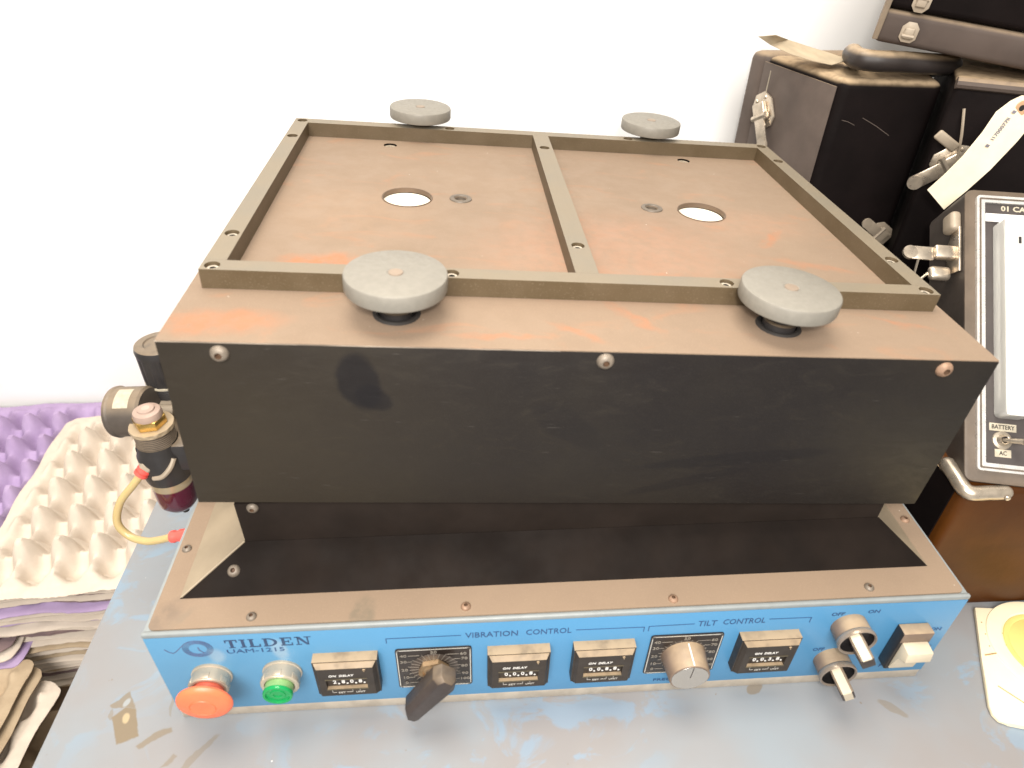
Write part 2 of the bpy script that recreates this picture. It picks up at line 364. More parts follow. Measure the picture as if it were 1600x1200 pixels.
def table_mat():
    t = NT('scuffed_blue_grey_table')
    big = t.noise(5, 4, .6); mid = t.noise(22, 5, .6, dist=.6); fine = t.noise(600, 2)
    c = t.mix(t.ramp(big, .3, .7), (.24, .27, .295), (.25, .235, .23))
    y = t.n.new('ShaderNodeSeparateXYZ'); t.link(t.co(), y.inputs[0])
    wear = t.mul(t.ramp(t.noise(17, 5, .6, t.mapping((1, 1.3, 1), loc=(2.3, .7, 0)), .8), .52, .60), t.ramp(t.noise(5, 2, .5, t.mapping(loc=(4, 2, 0))), .42, .58))
    c = t.mix(t.mul(wear, .55), c, (.20, .31, .42))
    rub = t.ramp(t.noise(13, 6, .7, t.mapping((1.2, 1, 1), loc=(9, 4, 0)), .9), .64, .76, 0, .4)
    c = t.mix(rub, c, (.22, .175, .12))
    sp = t.ramp(t.noise(120, 3, .5), .72, .78, 0, .6); c = t.mix(sp, c, (.2, .13, .08))
    T = (.20, .155, .10)
    for pl_, am in (([(-0.0567, 0.0043), (-0.0445, -0.0188), (-0.0297, -0.0127), (-0.0405, 0.0107), (-0.048, 0.0106)], .95), ([(-0.0617, 0.0136), (-0.0588, 0.0113), (-0.048, 0.0106), (-0.0405, 0.0107), (-0.0504, 0.0255)], .8), ([(-0.0292, -0.0212), (-0.0263, -0.0238), (-0.0046, -0.0102), (-0.0067, -0.0065), (-0.0191, -0.0108)], .75), ([(-0.0052, -0.0384), (0.0002, -0.0373), (0.0058, -0.0296), (0.002, -0.0279)], .6)):
        c = t.mix(t.mul(t.poly(pl_), am), c, T)
    for e in ((-.058, .006, .002, .005, .2, .5), (-.012, .010, .0012, .009, .3, .4),
              (.475, -.002, .008, .005, .4, .7), (.585, -.026, .012, .004, -.7, .5), (.02, -.03, .02, .003, .9, .5)):
        c = t.mix(t.mul(t.ellipse(*e[:4], .12, 'xy', e[4], .006, 90), e[5]), c, T)
    c = t.mix(t.mul(t.ellipse(-0.0451, 0.0025, .0026, .0042, .3, 'xy', .3, .002, 90), .9), c, (.42, .33, .20))
    c = t.mix(t.mul(t.ellipse(-0.0493, 0.0156, .0022, .0036, .3, 'xy', -.3, .001, 90), .9), c, (.30, .32, .33))
    g = t.n.new('ShaderNodeTexVoronoi'); g.inputs['Scale'].default_value = 55; t.link(t.co(), g.inputs['Vector'])
    c = t.mix(t.mul(t.ramp(g.outputs['Distance'], .02, .035, 1, 0), t.ramp(t.noise(14, 2), .5, .56)), c, (.8, .78, .74))
    t.bump(mid, .06, .0006)
    return t.out(c, t.ramp(mid, .3, .7, .42, .62), 0, .4)
M_table = table_mat()
def wall_mat():
    t = NT('white_wall_paint'); n = t.noise(9, 4); t.bump(t.noise(60, 4), .1, .001)
    return t.out(t.mix(t.ramp(n, .3, .7), (.90, .89, .87), (.93, .92, .90)), .75, 0, .2)
M_wall = wall_mat()
def pulp(name, col, dark, bscale=500):
    t = NT(name); n = t.noise(30, 5, .6); f = t.noise(bscale, 3, .6)
    c = t.mix(t.ramp(n, .3, .75), dark, col); c = t.mix(t.ramp(f, .55, .8, 0, .25), c, tuple(min(1, x*1.15) for x in col))
    t.bump(f, .25, .0008); return t.out(c, .9, 0, .15)
M_pulp_cream = pulp('cream_pulp', (.62, .54, .45), (.55, .475, .395))
M_pulp_purple = pulp('purple_pulp', (.42, .32, .49), (.36, .265, .43))
M_pulp_tan = pulp('tan_pulp', (.44, .345, .235), (.35, .265, .175))
M_pulp_mauve = pulp('mauve_pulp', (.24, .17, .16), (.16, .115, .12))
def case0_mat():
    t = NT('warm_lit_black_case'); n = t.noise(12, 4, .6); f = t.noise(200, 3)
    c = t.mix(t.ramp(n, .3, .7), (.05, .015, .002), (.082, .026, .003)); t.bump(f, .15, .0006)  # warm flash light on a black case, put into the colour as brown
    return t.out(c, .45, 0, .25)
M_case0 = case0_mat()

# ================================================================ SETTING
Z0 = 0.0
o = finish('wall', box(-3, 4, .70, .82, -.8, 3.0), M_wall, smooth=False); tag(o, kind='structure')
o = finish('floor', box(-3, 4, -2.5, .70, -.84, -.78), simple('grey_floor', (.3, .28, .25), .7), smooth=False); tag(o, kind='structure')
tb = empty('work_table', (0, 0, 0)); tag(tb, 'scuffed pale blue-grey table under the machine with worn paint patches', 'table')
finish('tabletop', box(-.102, 1.25, -.55, .66, -.035, 0, bev=.002), M_table, tb)
for x in (-.07, 1.2):
    for y in (-.5, .6): finish('leg', box(x-.02, x+.02, y-.02, y+.02, -.78, -.0355, bev=.002), M_table, tb)

# ================================================================ THE MACHINE
Wd = .62; Hp = .1146; D = .50
mc = empty('vibration_tilt_table', (.31, .25, 0)); tag(mc, 'large black and blue vibration machine with four grey clamp discs on its dusty top', 'machine')
mc_inv = Matrix.Translation((-.31, -.25, 0))
UM = Matrix.Translation((.31, .06, .2)) @ (Matrix.Rotation(-.0014, 4, 'Z') @ Matrix.Rotation(.0523, 4, 'Y') @ Matrix.Rotation(-.0052, 4, 'X')) @ Matrix.Translation((-.31, -.06, -.2))
def mpart(name, bm, mat, **k): return finish(name, bm, mat, mc, matrix=mc_inv, **k)
def upart(name, bm, mat, **k): return finish(name, bm, mat, mc, matrix=mc_inv @ UM, **k)
# --- base
mpart('base_housing', box(.0, Wd, .0025, D, .004, Hp-.0012, bev=.001), M_edge)
mpart('base_plate', plate(rrect(.003, Wd-.003, .0035, D-.003, .005), [], Hp-.0011, Hp), M_base_top)
pn = mpart('control_panel', box(0, Wd, 0, .0024, .0118, .1092, bev=.0004), M_blue)
mpart('panel_edge', box(-.0005, Wd+.0005, -.0003, .0034, .1093, Hp-.0002, bev=.0014, seg=3), M_edge)
mpart('lower_rail', box(.0008, Wd-.0008, .0004, .0026, .0005, .0116, bev=.0005), M_cream)
# --- sloped skirt and neck
fx0, fx1, fy0, fy1 = .0183, .6012, .0291, .47; cx0, cx1, cy0, cy1, cz = .0611, .5714, .0643, .435, .1352
def quad(name, a, b, c, d, mat, th=.0015):
    bm = new_bm(); P = [Vector(q) for q in (a, b, c, d)]; n = (P[1]-P[0]).cross(P[3]-P[0]).normalized()
    t = [bm.verts.new(q) for q in P]; u = [bm.verts.new(q - n*th) for q in P]
    bm.faces.new(t); bm.faces.new(u[::-1])
    for i in range(4): bm.faces.new((t[i], t[(i+1) % 4], u[(i+1) % 4], u[i]))
    return mpart(name, bm, mat, smooth=False)
zb = Hp + .0004
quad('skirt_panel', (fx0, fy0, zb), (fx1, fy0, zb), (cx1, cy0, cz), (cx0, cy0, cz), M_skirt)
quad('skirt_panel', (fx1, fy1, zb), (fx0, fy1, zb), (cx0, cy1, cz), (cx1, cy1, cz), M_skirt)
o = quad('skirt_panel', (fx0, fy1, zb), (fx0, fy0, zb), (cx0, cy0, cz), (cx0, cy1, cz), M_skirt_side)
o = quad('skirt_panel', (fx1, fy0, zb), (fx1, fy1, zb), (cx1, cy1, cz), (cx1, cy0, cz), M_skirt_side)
bm = new_bm(); add_tube(bm, [(fx0+.001, fy0+.001, zb+.0006), (cx0, cy0, cz+.0004)], .0009, 6); mpart('skirt_seam', bm, M_skirt_side)
mpart('neck', box(cx0+.0005, cx1-.0005, cy0+.0005, cy1, cz-.002, .176), simple('neck_paint', (.017, .012, .0095), .6, 0, .2, 20, .2, .04), smooth=False)
# --- screws
def button_screw(r, M, mat, parent_fn, name='screw'):
    p = [(0, r*.12), (r*.34, r*.12), (r*.38, r*.62), (r*.62, r*.56), (r*.85, r*.38), (r*1.0, r*.08), (r*1.0, 0)]
    bm = lathe(p, 20, M); bmm = [mat, M_dark]
    bmm = [mat, M_screwhole]; o = parent_fn(name, bm, bmm)
    for f in o.data.polygons:
        c = M.inverted() @ f.center
        if math.hypot(c.x, c.y) < r*.37: f.material_index = 1
    return o
FR = lambda x, z, y=0: Matrix.Translation((x, y, z)) @ Matrix.Rotation(math.pi/2, 4, 'X')
for i, (x, y) in enumerate([(.0745, .0108), (.2304, .0111), (.3875, .0094), (.5435, .0116), (.6095, .0783), (.0092, .0768), (.6095, .2), (.0092, .21), (.6095, .33)]):
    button_screw(.0038, Matrix.Translation((x, y, Hp)), M_rust if i in (1, 2, 4) else M_screw, mpart)
nrm = Vector((0, -(cz-Hp), cy0-fy0)).normalized(); sl = Matrix.Translation((.0555, .0455, .1242)) @ nrm.to_track_quat('Z', 'Y').to_matrix().to_4x4()
button_screw(.0048, sl, M_screw, mpart)
button_screw(.0045, FR(.0745, .172, cy0), M_screw, mpart)
# --- upper housing
x0, x1, yf, yb, zt, zbm = .0433, .5883, .0544, .505, .3123, .1752
uh = new_bm(); th = .004
prof = rrect(x0, x1, zbm, zt-.0024, .0005)
add_box(uh, x0, x1, yf, yf+.003, zbm, zt-.0004, bev=.0008)
add_box(uh, x0, x0+.003, yf+.0031, yb-.0031, zbm, zt-.0004, bev=.0006)
add_box(uh, x1-.003, x1, yf+.0031, yb-.0031, zbm, zt-.0004, bev=.0006)
add_box(uh, x0, x1, yb-.003, yb, zbm, zt-.0004, bev=.0006)
add_box(uh, x0+.0032, x1-.0032, yf+.0032, yb-.0032, zbm+.001, zbm+.003)
upart('upper_housing', uh, M_black)
KN = [(.1835, .094), (.4467, .0925), (.1845, .487), (.4445, .488)]
H1, H2 = (.1797, .2985, .0218), (.4523, .295, .0218)
holes = [circle(H1[0], H1[1], H1[2], 40), circle(H2[0], H2[1], H2[2], 40)] + [circle(x, y, .0145, 28) for x, y in KN] + [circle(.2277, .3007, .0052, 20), circle(.4057, .2995, .0052, 20), circle(.1542, .4441, .007, 20), circle(.4771, .4457, .007, 20)]
upart('top_plate', plate(rrect(x0+.0002, x1-.0002, yf+.0002, yb, .0012, 2), holes, zt-.00035, zt), M_top, angle=30)
upart('bright_edge', box(x0, x1-.3, yf-.0002, yf+.0006, zt-.0010, zt-.0004, bev=.0002), simple('bare_edge', (.32, .27, .22), .4, .4, .5, 25))
M_rim = simple('brown_hole_rim', (.12, .078, .05), .6)
M_liner = simple('cream_liner', (.80, .74, .60), .5, 0, .03)
for hx, hy, hr in (H1, H2):
    upart('hole_rim', lathe([(hr+.0009, zt+.0001), (hr+.0008, zt+.0007), (hr-.0001, zt+.0006), (hr-.0001, zt-.0036)], 48, Matrix.Translation((hx, hy, 0))), M_rim)
    upart('hole_liner', lathe([(0, zt-.0052), (hr-.0030, zt-.0052), (hr-.0002, zt-.0042)], 40, Matrix.Translation((hx-.0005, hy, 0))), M_liner)
for x, y in ((.2277, .3007), (.4057, .2995)):
    b = lathe([(.0056, zt-.004), (.0056, zt+.0004), (.0066, zt+.0012), (.0098, zt+.0009), (.0102, zt+.0001)], 28, Matrix.Translation((x, y, 0)))
    r = upart('bushing', b, M_bush)
    finish('bushing_core', lathe([(0, zt-.003), (.0055, zt-.003)], 20, Matrix.Translation((x, y, 0))), M_taupe2, r)
for x, y in ((.1542, .4441), (.4771, .4457)):
    upart('recessed_screw', lathe([(0, zt-.0035), (.0022, zt-.0035), (.0024, zt-.0018), (.006, zt-.0018), (.0068, zt-.003)], 20, Matrix.Translation((x, y, 0))), M_taupe)
for x, z, m in ((.0796, .3041, M_screw), (.318, .3051, M_screw), (.551, .3048, M_rust)):
    button_screw(.0058, FR(x, z, yf), m, upart)
# --- raised frame of five bars with counterbored screws
X0, X1, Y0, Y1, h, w = .0526, .5786, .1196, .4744, .0142, .0145
fs = {'front': [(.0598, .1262), (.2194, .1266), (.4172, .1272), (.5708, .1262)],
      'back': [(.0604, .467), (.217, .4673), (.4159, .4675), (.5712, .4665)],
      'left': [(.0598, .4126), (.0598, .1777)], 'right': [(.5714, .4161), (.5714, .1773)], 'mid': [(.3160, .4182), (.3160, .1801)]}
bars = {'front': [(X0, Y0), (X1, Y0), (X1, Y0+w), (X0, Y0+w)],
        'back': [(X0, Y1-w), (X1, Y1-w), (X1, Y1-.004), (X1-.006, Y1), (X0, Y1)],
        'left': [(X0, Y0+w+.0001), (X0+w, Y0+w+.0001), (X0+w, Y1-w-.0001), (X0, Y1-w-.0001)],
        'right': [(X1-w, Y0+w+.0001), (X1, Y0+w+.0001), (X1, Y1-w-.0001), (X1-w, Y1-w-.0001)],
        'mid': [(.3075, Y0+w+.0001), (.3245, Y0+w+.0001), (.3245, Y1-w-.0001), (.3075, Y1-w-.0001)]}
for k in ('front', 'back', 'left', 'right', 'mid'):
    cr = .0052
    b = plate(bars[k], [circle(x, y, cr, 20) for x, y in fs[k]], zt+.0001, zt+h)
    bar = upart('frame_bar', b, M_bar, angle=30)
    for x, y in fs[k]:
        r = .0043; zz = zt+h-.0022
        p = [(0, zz-.0025), (r*.48, zz-.0025), (r*.52, zz), (r*.9, zz), (r, zz-.0004), (r, zz-.004), (.0052, zz-.004)]
        s = lathe(p, 18, Matrix.Translation((x, y, 0)))
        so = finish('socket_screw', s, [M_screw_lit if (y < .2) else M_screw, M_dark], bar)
        for f in so.data.polygons:
            rr = math.hypot(f.center.x-x, f.center.y-y)
            if rr < r*.5 or rr > r*1.01: f.material_index = 1
# --- four clamp discs on stems
DZ = .0303
for i, (x, y) in enumerate(KN):
    R_ = .0332; t_ = .0115; b = .0016
    prof = [(0, zt+DZ-.0004), (.0052, zt+DZ-.0004), (.0056, zt+DZ), (R_-b, zt+DZ), (R_-b*.3, zt+DZ-b*.3), (R_, zt+DZ-b), (R_, zt+DZ-t_+b), (R_-b*.3, zt+DZ-t_+b*.3), (R_-b, zt+DZ-t_), (0, zt+DZ-t_)]
    d = upart('clamp_disc', lathe(prof, 64, Matrix.Translation((x, y, 0))), M_disc)
    finish('disc_core', lathe([(0, zt+DZ+.0002), (.0046, zt+DZ+.0002), (.0048, zt+DZ-.001)], 24, Matrix.Translation((x, y, 0))), M_taupe2, d)
    finish('stem', lathe([(.0095, zt+DZ-t_), (.0095, zt+.006), (.0115, zt+.005), (.0115, zt-.002)], 28, Matrix.Translation((x, y, 0))), M_blackplastic, d)
    finish('seal_ring', lathe([(.0118, zt-.003), (.0124, zt+.0012), (.0142, zt+.0014), (.0155, zt+.0004), (.0158, zt+.0001)], 36, Matrix.Translation((x, y, 0))), M_dark, d)

# ================================================================ CONTROL PANEL FITTINGS
def sub(name, bm, mat, parent, **k): return finish(name, bm, mat, parent, **k)
PY = -.0002
# printed words and lines on the blue panel
bm = new_bm()
def TILDEN(bm, xL, z0, H, M0):
    def P(pts): add_prism(bm, pts, -.0001, .0001, M0)
    def rect(a, b, c, d): P([(a, c), (b, c), (b, d), (a, d)])
    s = .0011*H/.0105; k = .0023*H/.0105; x = xL; Wl = H
    def serif(xa, xb, z): rect(xa, xb, z, z+s*.75)
    # T
    rect(x, x+.0088, z0+H-s, z0+H); rect(x, x+s*.8, z0+H-s*3.2, z0+H-s); rect(x+.0088-s*.8, x+.0088, z0+H-s*3.2, z0+H-s); rect(x+.0044-k/2, x+.0044+k/2, z0+s*.7, z0+H-s); serif(x+.0022, x+.0066, z0); x += .0105
    # I
    rect(x+.0012, x+.0012+k, z0+s*.7, z0+H-s*.7); serif(x-.0002, x+.0026+k*.8-.0002, z0); serif(x-.0002, x+.0026+k*.8-.0002, z0+H-s*.75); x += .0062
    # L
    rect(x+.001, x+.001+k, z0+s*.7, z0+H-s*.7); serif(x, x+.0042, z0+H-s*.75); rect(x, x+.0082, z0, z0+s); rect(x+.0082-s*.8, x+.0082, z0+s, z0+s*3.2); x += .0102
    # D
    serif(x, x+.004, z0+H-s*.75); serif(x, x+.004, z0); rect(x+.001, x+.001+k, z0+s*.7, z0+H-s*.7)
    out = [(x+.003+.0072*math.cos(a), z0+H/2+H/2*math.sin(a)) for a in [math.radians(-90+15*i) for i in range(13)]]
    inn = [(x+.003+.0050*math.cos(a), z0+H/2+(H/2-s*.8)*math.sin(a)) for a in [math.radians(-90+15*i) for i in range(13)]]
    for i in range(12): P([out[i], out[i+1], inn[i+1], inn[i]])
    x += .0125
    # E
    rect(x+.001, x+.001+k, z0+s*.7, z0+H-s*.7); rect(x, x+.0082, z0+H-s, z0+H); rect(x, x+.0086, z0, z0+s); rect(x+.001+k, x+.0062, z0+H/2-s/2, z0+H/2+s/2)
    rect(x+.0082-s*.8, x+.0082, z0+H-s*3, z0+H-s); rect(x+.0086-s*.8, x+.0086, z0+s, z0+s*3); rect(x+.0062-s*.6, x+.0062, z0+H/2-s*1.5, z0+H/2+s*1.5); x += .0108
    # N
    rect(x+.0014, x+.0014+s, z0+s*.7, z0+H); rect(x+.0094-s, x+.0094, z0, z0+H-s*.7); P([(x+.0008, z0+H), (x+.0008+k*1.2, z0+H), (x+.0094, z0), (x+.0094-k*.8, z0)])
    serif(x, x+.0042, z0); serif(x+.0066, x+.0116, z0+H-s*.75); serif(x-.0004, x+.002, z0+H-s*.75)
TILDEN(bm, .0550, .0937, .0098, panelM(0, 0, PY))
sub('lettering', bm, M_ink, pn, smooth=False)
word(pn, M_ink2, 'UAM-1215', .0545, .0958, .0893, .0048, bold=.0)
for t_, a_, b_, z_ in (('VIBRATION', .2294, .2690, .0950), ('CONTROL', .2752, .3098, .0952), ('TILT', .4078, .4225, .0955), ('CONTROL', .4275, .4610, .0960)):
    word(pn, M_ink2, t_, a_, b_, z_, .0066, bold=.004)
for t_, a_, b_, z_ in (('OFF', .5130, .5235, .0990), ('ON', .5420, .5515, .1003), ('OFF', .5118, .5215, .0515), ('ON', .6040, .6130, .0722), ('OFF', .6040, .6140, .0472), ('POWER', .5785, .5985, .0222), ('FREQUENCY', .3840, .4230, .0185)):
    word(pn, M_ink2, t_, a_, b_, z_, .0042, bold=.012)
L = .00058
for pts_ in ([(.1706, .0900), (.1706, .0957), (.2260, .0955)], [(.3135, .0952), (.3660, .0945), (.3660, .0890)], [(.3697, .0895), (.3697, .0950), (.4048, .0955)], [(.4640, .0970), (.4975, .0965), (.4975, .0905)]):
    bm = new_bm(); add_stroke(bm, pts_, L, panelM(0, 0, PY)); sub('bracket_line', bm, M_ink2, pn, smooth=False)
# emblem: coil with a tail
bm = new_bm()
for k in range(5):
    r = .0064 + .0009*k; pts = [(.0348 + r*1.06*math.cos(a), .0948 + r*1.0*math.sin(a)) for a in [math.radians(120 - 10*i) for i in range(37 if k < 4 else 34)]]
    add_stroke(bm, pts, .00030, panelM(0, 0, PY))
add_stroke(bm, [(.0115, .0955), (.0135, .0925), (.0165, .0905), (.0190, .0925), (.0270, .1018), (.0305, .1040)], .0006, panelM(0, 0, PY))
add_stroke(bm, [(.0352, .0962), (.0356, .0930), (.0378, .0898)], .0007, panelM(0, 0, PY))
sub('emblem', bm, simple('emblem_ink', (.10, .13, .24), .5), pn, smooth=False)

def hexnut(x, z, rn, d, y=0):
    b = new_bm()
    add_lathe(b, [(rn*1.05, 0), (rn*1.05, .0015), (rn*.99, .002), (rn*.99, d*.5), (rn*1.0, d*.55), (rn*1.0, d-.001), (rn*.93, d), (rn*.80, d), (rn*.80, d-.004), (0, d-.004)], 40, FR(x, z, y))
    for i in range(6):
        a = math.radians(60*i+90)
        m = FR(x, z, y) @ Matrix.Rotation(a, 4, 'Z')
        add_box(b, rn*.86, rn*1.015, -rn*.22, rn*.22, d*.52, d-.0005, bev=.0006, M=m)
    return b
# emergency stop mushroom
n = mpart('emergency_stop_button', hexnut(.0372, .0600, .0143, .0120), M_chrome)
F_ = FR(.0372, .0592)
sub('button_neck', lathe([(.0112, .008), (.0112, .0205)], 32, F_), M_red_dark, n)
sub('mushroom_cap', lathe([(0, .0262), (.0088, .0260), (.0092, .0255), (.0096, .0259), (.0165, .0247), (.0192, .0232), (.0202, .0214), (.0199, .0200), (.019, .0192), (.0112, .0188), (0, .0188)], 56, F_), M_red, n)
# green lamp button
n = mpart('green_lamp_button', hexnut(.0895, .0600, .0141, .0125), M_chrome)
sub('lamp_skirt', lathe([(.0106, .008), (.0106, .0178)], 36, FR(.0895, .0600)), M_greenside, n)
sub('lens', lathe([(a_, b_+.003) for a_, b_ in [(0, .0156), (.003, .0156), (.0033, .0164), (.0055, .0164), (.0058, .0157), (.0085, .0157), (.0090, .0172), (.0106, .0172), (.0110, .0162), (.0110, .0146), (0, .0146)]], 40, FR(.0895, .0600)), M_green, n)

def timer(xc, zc, digits, hw=.0240):
    """four-digit delay timer: flange, chamfered face, window"""
    z1, z0_ = zc+.0215, zc-.0215
    b = new_bm()
    t = bmesh.new()
    lv = [(hw, z0_, z1, 0), (hw, z0_, z1, -.0078), (hw-.0012, z0_+.0008, z1-.0008, -.0079), (hw-.0012, z0_+.0008, z1-.0008, -.0084), (hw-.0034, z0_+.003, z1-.0038, -.0115)]
    rings = [[t.verts.new(p) for p in ((xc-a, y, c), (xc+a, y, c), (xc+a, y, d), (xc-a, y, d))] for a, c, d, y in lv]
    for r0, r1 in zip(rings, rings[1:]):
        for i in range(4): t.faces.new((r0[i], r0[(i+1) % 4], r1[(i+1) % 4], r1[i]))
    # front face with a window opening
    wx0, wx1, wz0, wz1 = xc-.0155, xc+.0150, zc-.0092, zc+.0030
    R = rings[-1]; wv = [t.verts.new(p) for p in ((wx0, -.0115, wz0), (wx1, -.0115, wz0), (wx1, -.0115, wz1), (wx0, -.0115, wz1))]
    iv = [t.verts.new((v.co.x, -.0088, v.co.z)) for v in wv]
    for i in range(4):
        t.faces.new((R[i], R[(i+1) % 4], wv[(i+1) % 4], wv[i])); t.faces.new((wv[i], wv[(i+1) % 4], iv[(i+1) % 4], iv[i]))
    t.faces.new(iv)
    merge(b, t)
    T = mpart('delay_timer', b, M_timer, smooth=False)
    q = new_bm(); add_box(q, wx0-.0004, wx1+.0004, -.0118, -.0113, wz1+.0001, wz1+.0010); add_box(q, wx0-.0004, wx1+.0004, -.0119, -.0113, wz0-.0009, wz0-.0001)
    sub('window_trim', q, M_trim, T, smooth=False)
    word(T, M_white, 'ON', xc-.0126, xc-.0068, zc+.0087, .0024, y=-.0116, bold=.012, shear=.2)
    word(T, M_white, 'DELAY', xc-.0050, xc+.0062, zc+.0087, .0024, y=-.0116, bold=.012, shear=.2)
    m = panelM(0, 0, -.0116); q = new_bm()
    add_stroke(q, [(xc-.0120, zc-.0110), (xc-.0120, zc-.0138), (xc-.0092, zc-.0138)], .0003, m); add_stroke(q, [(xc-.0012, zc-.0138), (xc+.0032, zc-.0138), (xc+.0032, zc-.0110)], .0003, m)
    add_stroke(q, [(xc+.0088, zc-.0110), (xc+.0088, zc-.0125)], .0003, m)
    sub('bracket_line', q, M_faint, T, smooth=False)
    word(T, M_faint, 'SET', xc-.0078, xc-.0022, zc-.0143, .0019, y=-.0116, bold=.01); word(T, M_faint, 'UNIT', xc+.0055, xc+.0125, zc-.0143, .0019, y=-.0116, bold=.01)
    for i, ch in enumerate(digits):
        dx = xc - .0090 + i*.0064
        wh = sub('digit_wheel', box(dx-.0026, dx+.0026, -.0092, -.0087, zc-.0088, zc+.0026, bev=.0003), M_timer_in, T)
    q = new_bm()
    for i, ch in enumerate(digits):
        dx = xc - .0090 + i*.0064
        add_text(q, ch, .0062, panelM(dx-.0006, zc-.0032, -.0094), sx=.9, bold=.0001); add_lathe(q, [(0, .0002), (.00085, .0002), (.00085, 0)], 10, FR(dx+.0024, zc-.0052, -.0094))
    sub('digits', q, M_white, T, smooth=False)
    sub('adjust_screw', lathe([(0, .0002), (.0007, .0002), (.0008, .0010), (.0013, .0009), (.0015, 0)], 14, FR(xc+.0142, zc+.0148, -.0115)), M_timer, T)
    return T
timer(.1392, .0598, '2808'); timer(.2700, .0580, '0008'); timer(.3362, .0585, '0088'); timer(.4675, .0600, '0038')

def dial(xc, zc):
    b = prism(rrect(-.0290, .0290, -.0262, .0262, .0022), 0, .0012, FR(xc, zc) , bev=.0003)
    Dp = mpart('dial_plate', b, M_dialplate)
    m = panelM(xc, zc, -.00135)
    q = new_bm(); r = rrect(-.0278, .0278, -.0250, .0250, .0016); add_stroke(q, r + [r[0]], .0007, m); sub('border_line', q, M_silver, Dp, smooth=False)
    sub('scale_ring', lathe([(.0120, .0013), (.0185, .0013), (.0186, .0012)], 60, FR(xc, zc)), M_dialgrey, Dp)
    q = new_bm()
    for i in range(21):
        a = math.radians(225 - 13.5*i); r0, r1 = .0120, (.0205 if i % 2 == 0 else .0192)
        add_stroke(q, [(r0*math.cos(a), r0*math.sin(a)), (r1*math.cos(a), r1*math.sin(a))], .00028, panelM(xc, zc, -.0015))
    for s, x, z in (('0', -.0225, -.0190), ('10', -.0228, -.0115), ('20', -.0232, -.0010), ('30', -.0235, .0100), ('40', -.0232, .0180), ('50', 0, .0215), ('60', .0225, .0180), ('70', .0232, .0115), ('80', .0232, .0015), ('90', .0235, -.0090), ('100', .0232, -.0165)):
        add_text(q, s, .0046, panelM(xc+x, zc+z, -.0015), sx=1.15, bold=.00003)
    for xa, xb, z in ((-.0195, -.0110, .0180), (.0100, .0190, .0180), (-.0205, -.0170, .0100), (.0165, .0200, .0115), (-.0200, -.0160, -.0115), (.0170, .0200, -.0090), (-.0200, -.0135, -.0190), (.0150, .0190, -.0165)):
        add_stroke(q, [(xa, z), (xb, z)], .0003, panelM(xc, zc, -.0015))
    sub('scale_print', q, simple('faint_white_print', (.27, .24, .20), .5), Dp, smooth=False)
    return Dp
dial(.2050, .0557); dial(.4022, .0568)
# pointer lever on the first dial, loose over its brass nut
n = mpart('pointer_lever', None or lathe([(.0060, .002), (.0060, .016)], 24, FR(.2045, .0557)), M_greyplastic)
hx = [(.0122*math.cos(math.radians(60*i+12)), .0122*math.sin(math.radians(60*i+12))) for i in range(6)]
sub('brass_nut', plate(hx, [circle(0, 0, .0088, 24)], .0012, .0052, FR(.2045, .0557)), M_brassnut, n)
sub('brass_bush', lathe([(.0088, .001), (.0088, .0040), (.0060, .0052)], 28, FR(.2045, .0557)), M_brassnut, n)
la = math.atan2(.060, .038)
poly = [(-.0365, -.0070), (-.0330, -.0095), (.010, -.0120), (.021, -.0075), (.0225, .0060), (.016, .0100), (-.030, .0080), (-.0365, .0035)]
b = new_bm(); t = bmesh.new()
zs = [.0110, .0215, .0260]
fs_ = [1., 1., .55]
rg = [[t.verts.new((x, y*f, z)) for x, y in poly] for z, f in zip(zs, fs_)]
t.faces.new(rg[0][::-1]); t.faces.new(rg[-1])
for a, c in zip(rg, rg[1:]):
    for i in range(8): t.faces.new((a[i], a[(i+1) % 8], c[(i+1) % 8], c[i]))
bevel(t, t.edges, .0008, 2)
merge(b, t, FR(.2045, .0555) @ Matrix.Rotation(la, 4, 'Z'))
sub('lever_handle', b, M_lever, n)
# round knob on the second dial
b = lathe([(0, .0215), (.0146, .0215), (.0150, .0218), (.0158, .0214), (.0162, .0200), (.0176, .0030), (.0178, .0018), (0, .0018)], 64, FR(.4022, .0568))
n = mpart('round_knob', b, M_brown)
sub('metal_cap', lathe([(0, .0221), (.0145, .0221), (.0147, .0216)], 64, FR(.4022, .0568)), M_spun, n)
q = new_bm(); add_box(q, -.0006, .0006, .0160, .0182, .0045, .0205, M=FR(.4022, .0568) @ Matrix.Rotation(math.radians(-0), 4, 'Z')); 
q2 = new_bm(); add_tube(q2, [Vector((0, .0179, .0035)), Vector((0, .0164, .0212))], .0006, 6, M=FR(.4022, .0568) @ Matrix.Rotation(-.05, 4, 'Z')); q.free()
sub('pointer_line', q2, M_white, n)
sub('cap_mark', box(-.0003, .0003, .001, .0144, .0221, .0223, M=FR(.4022, .0568) @ Matrix.Rotation(-.05, 4, 'Z')), M_lever, n)
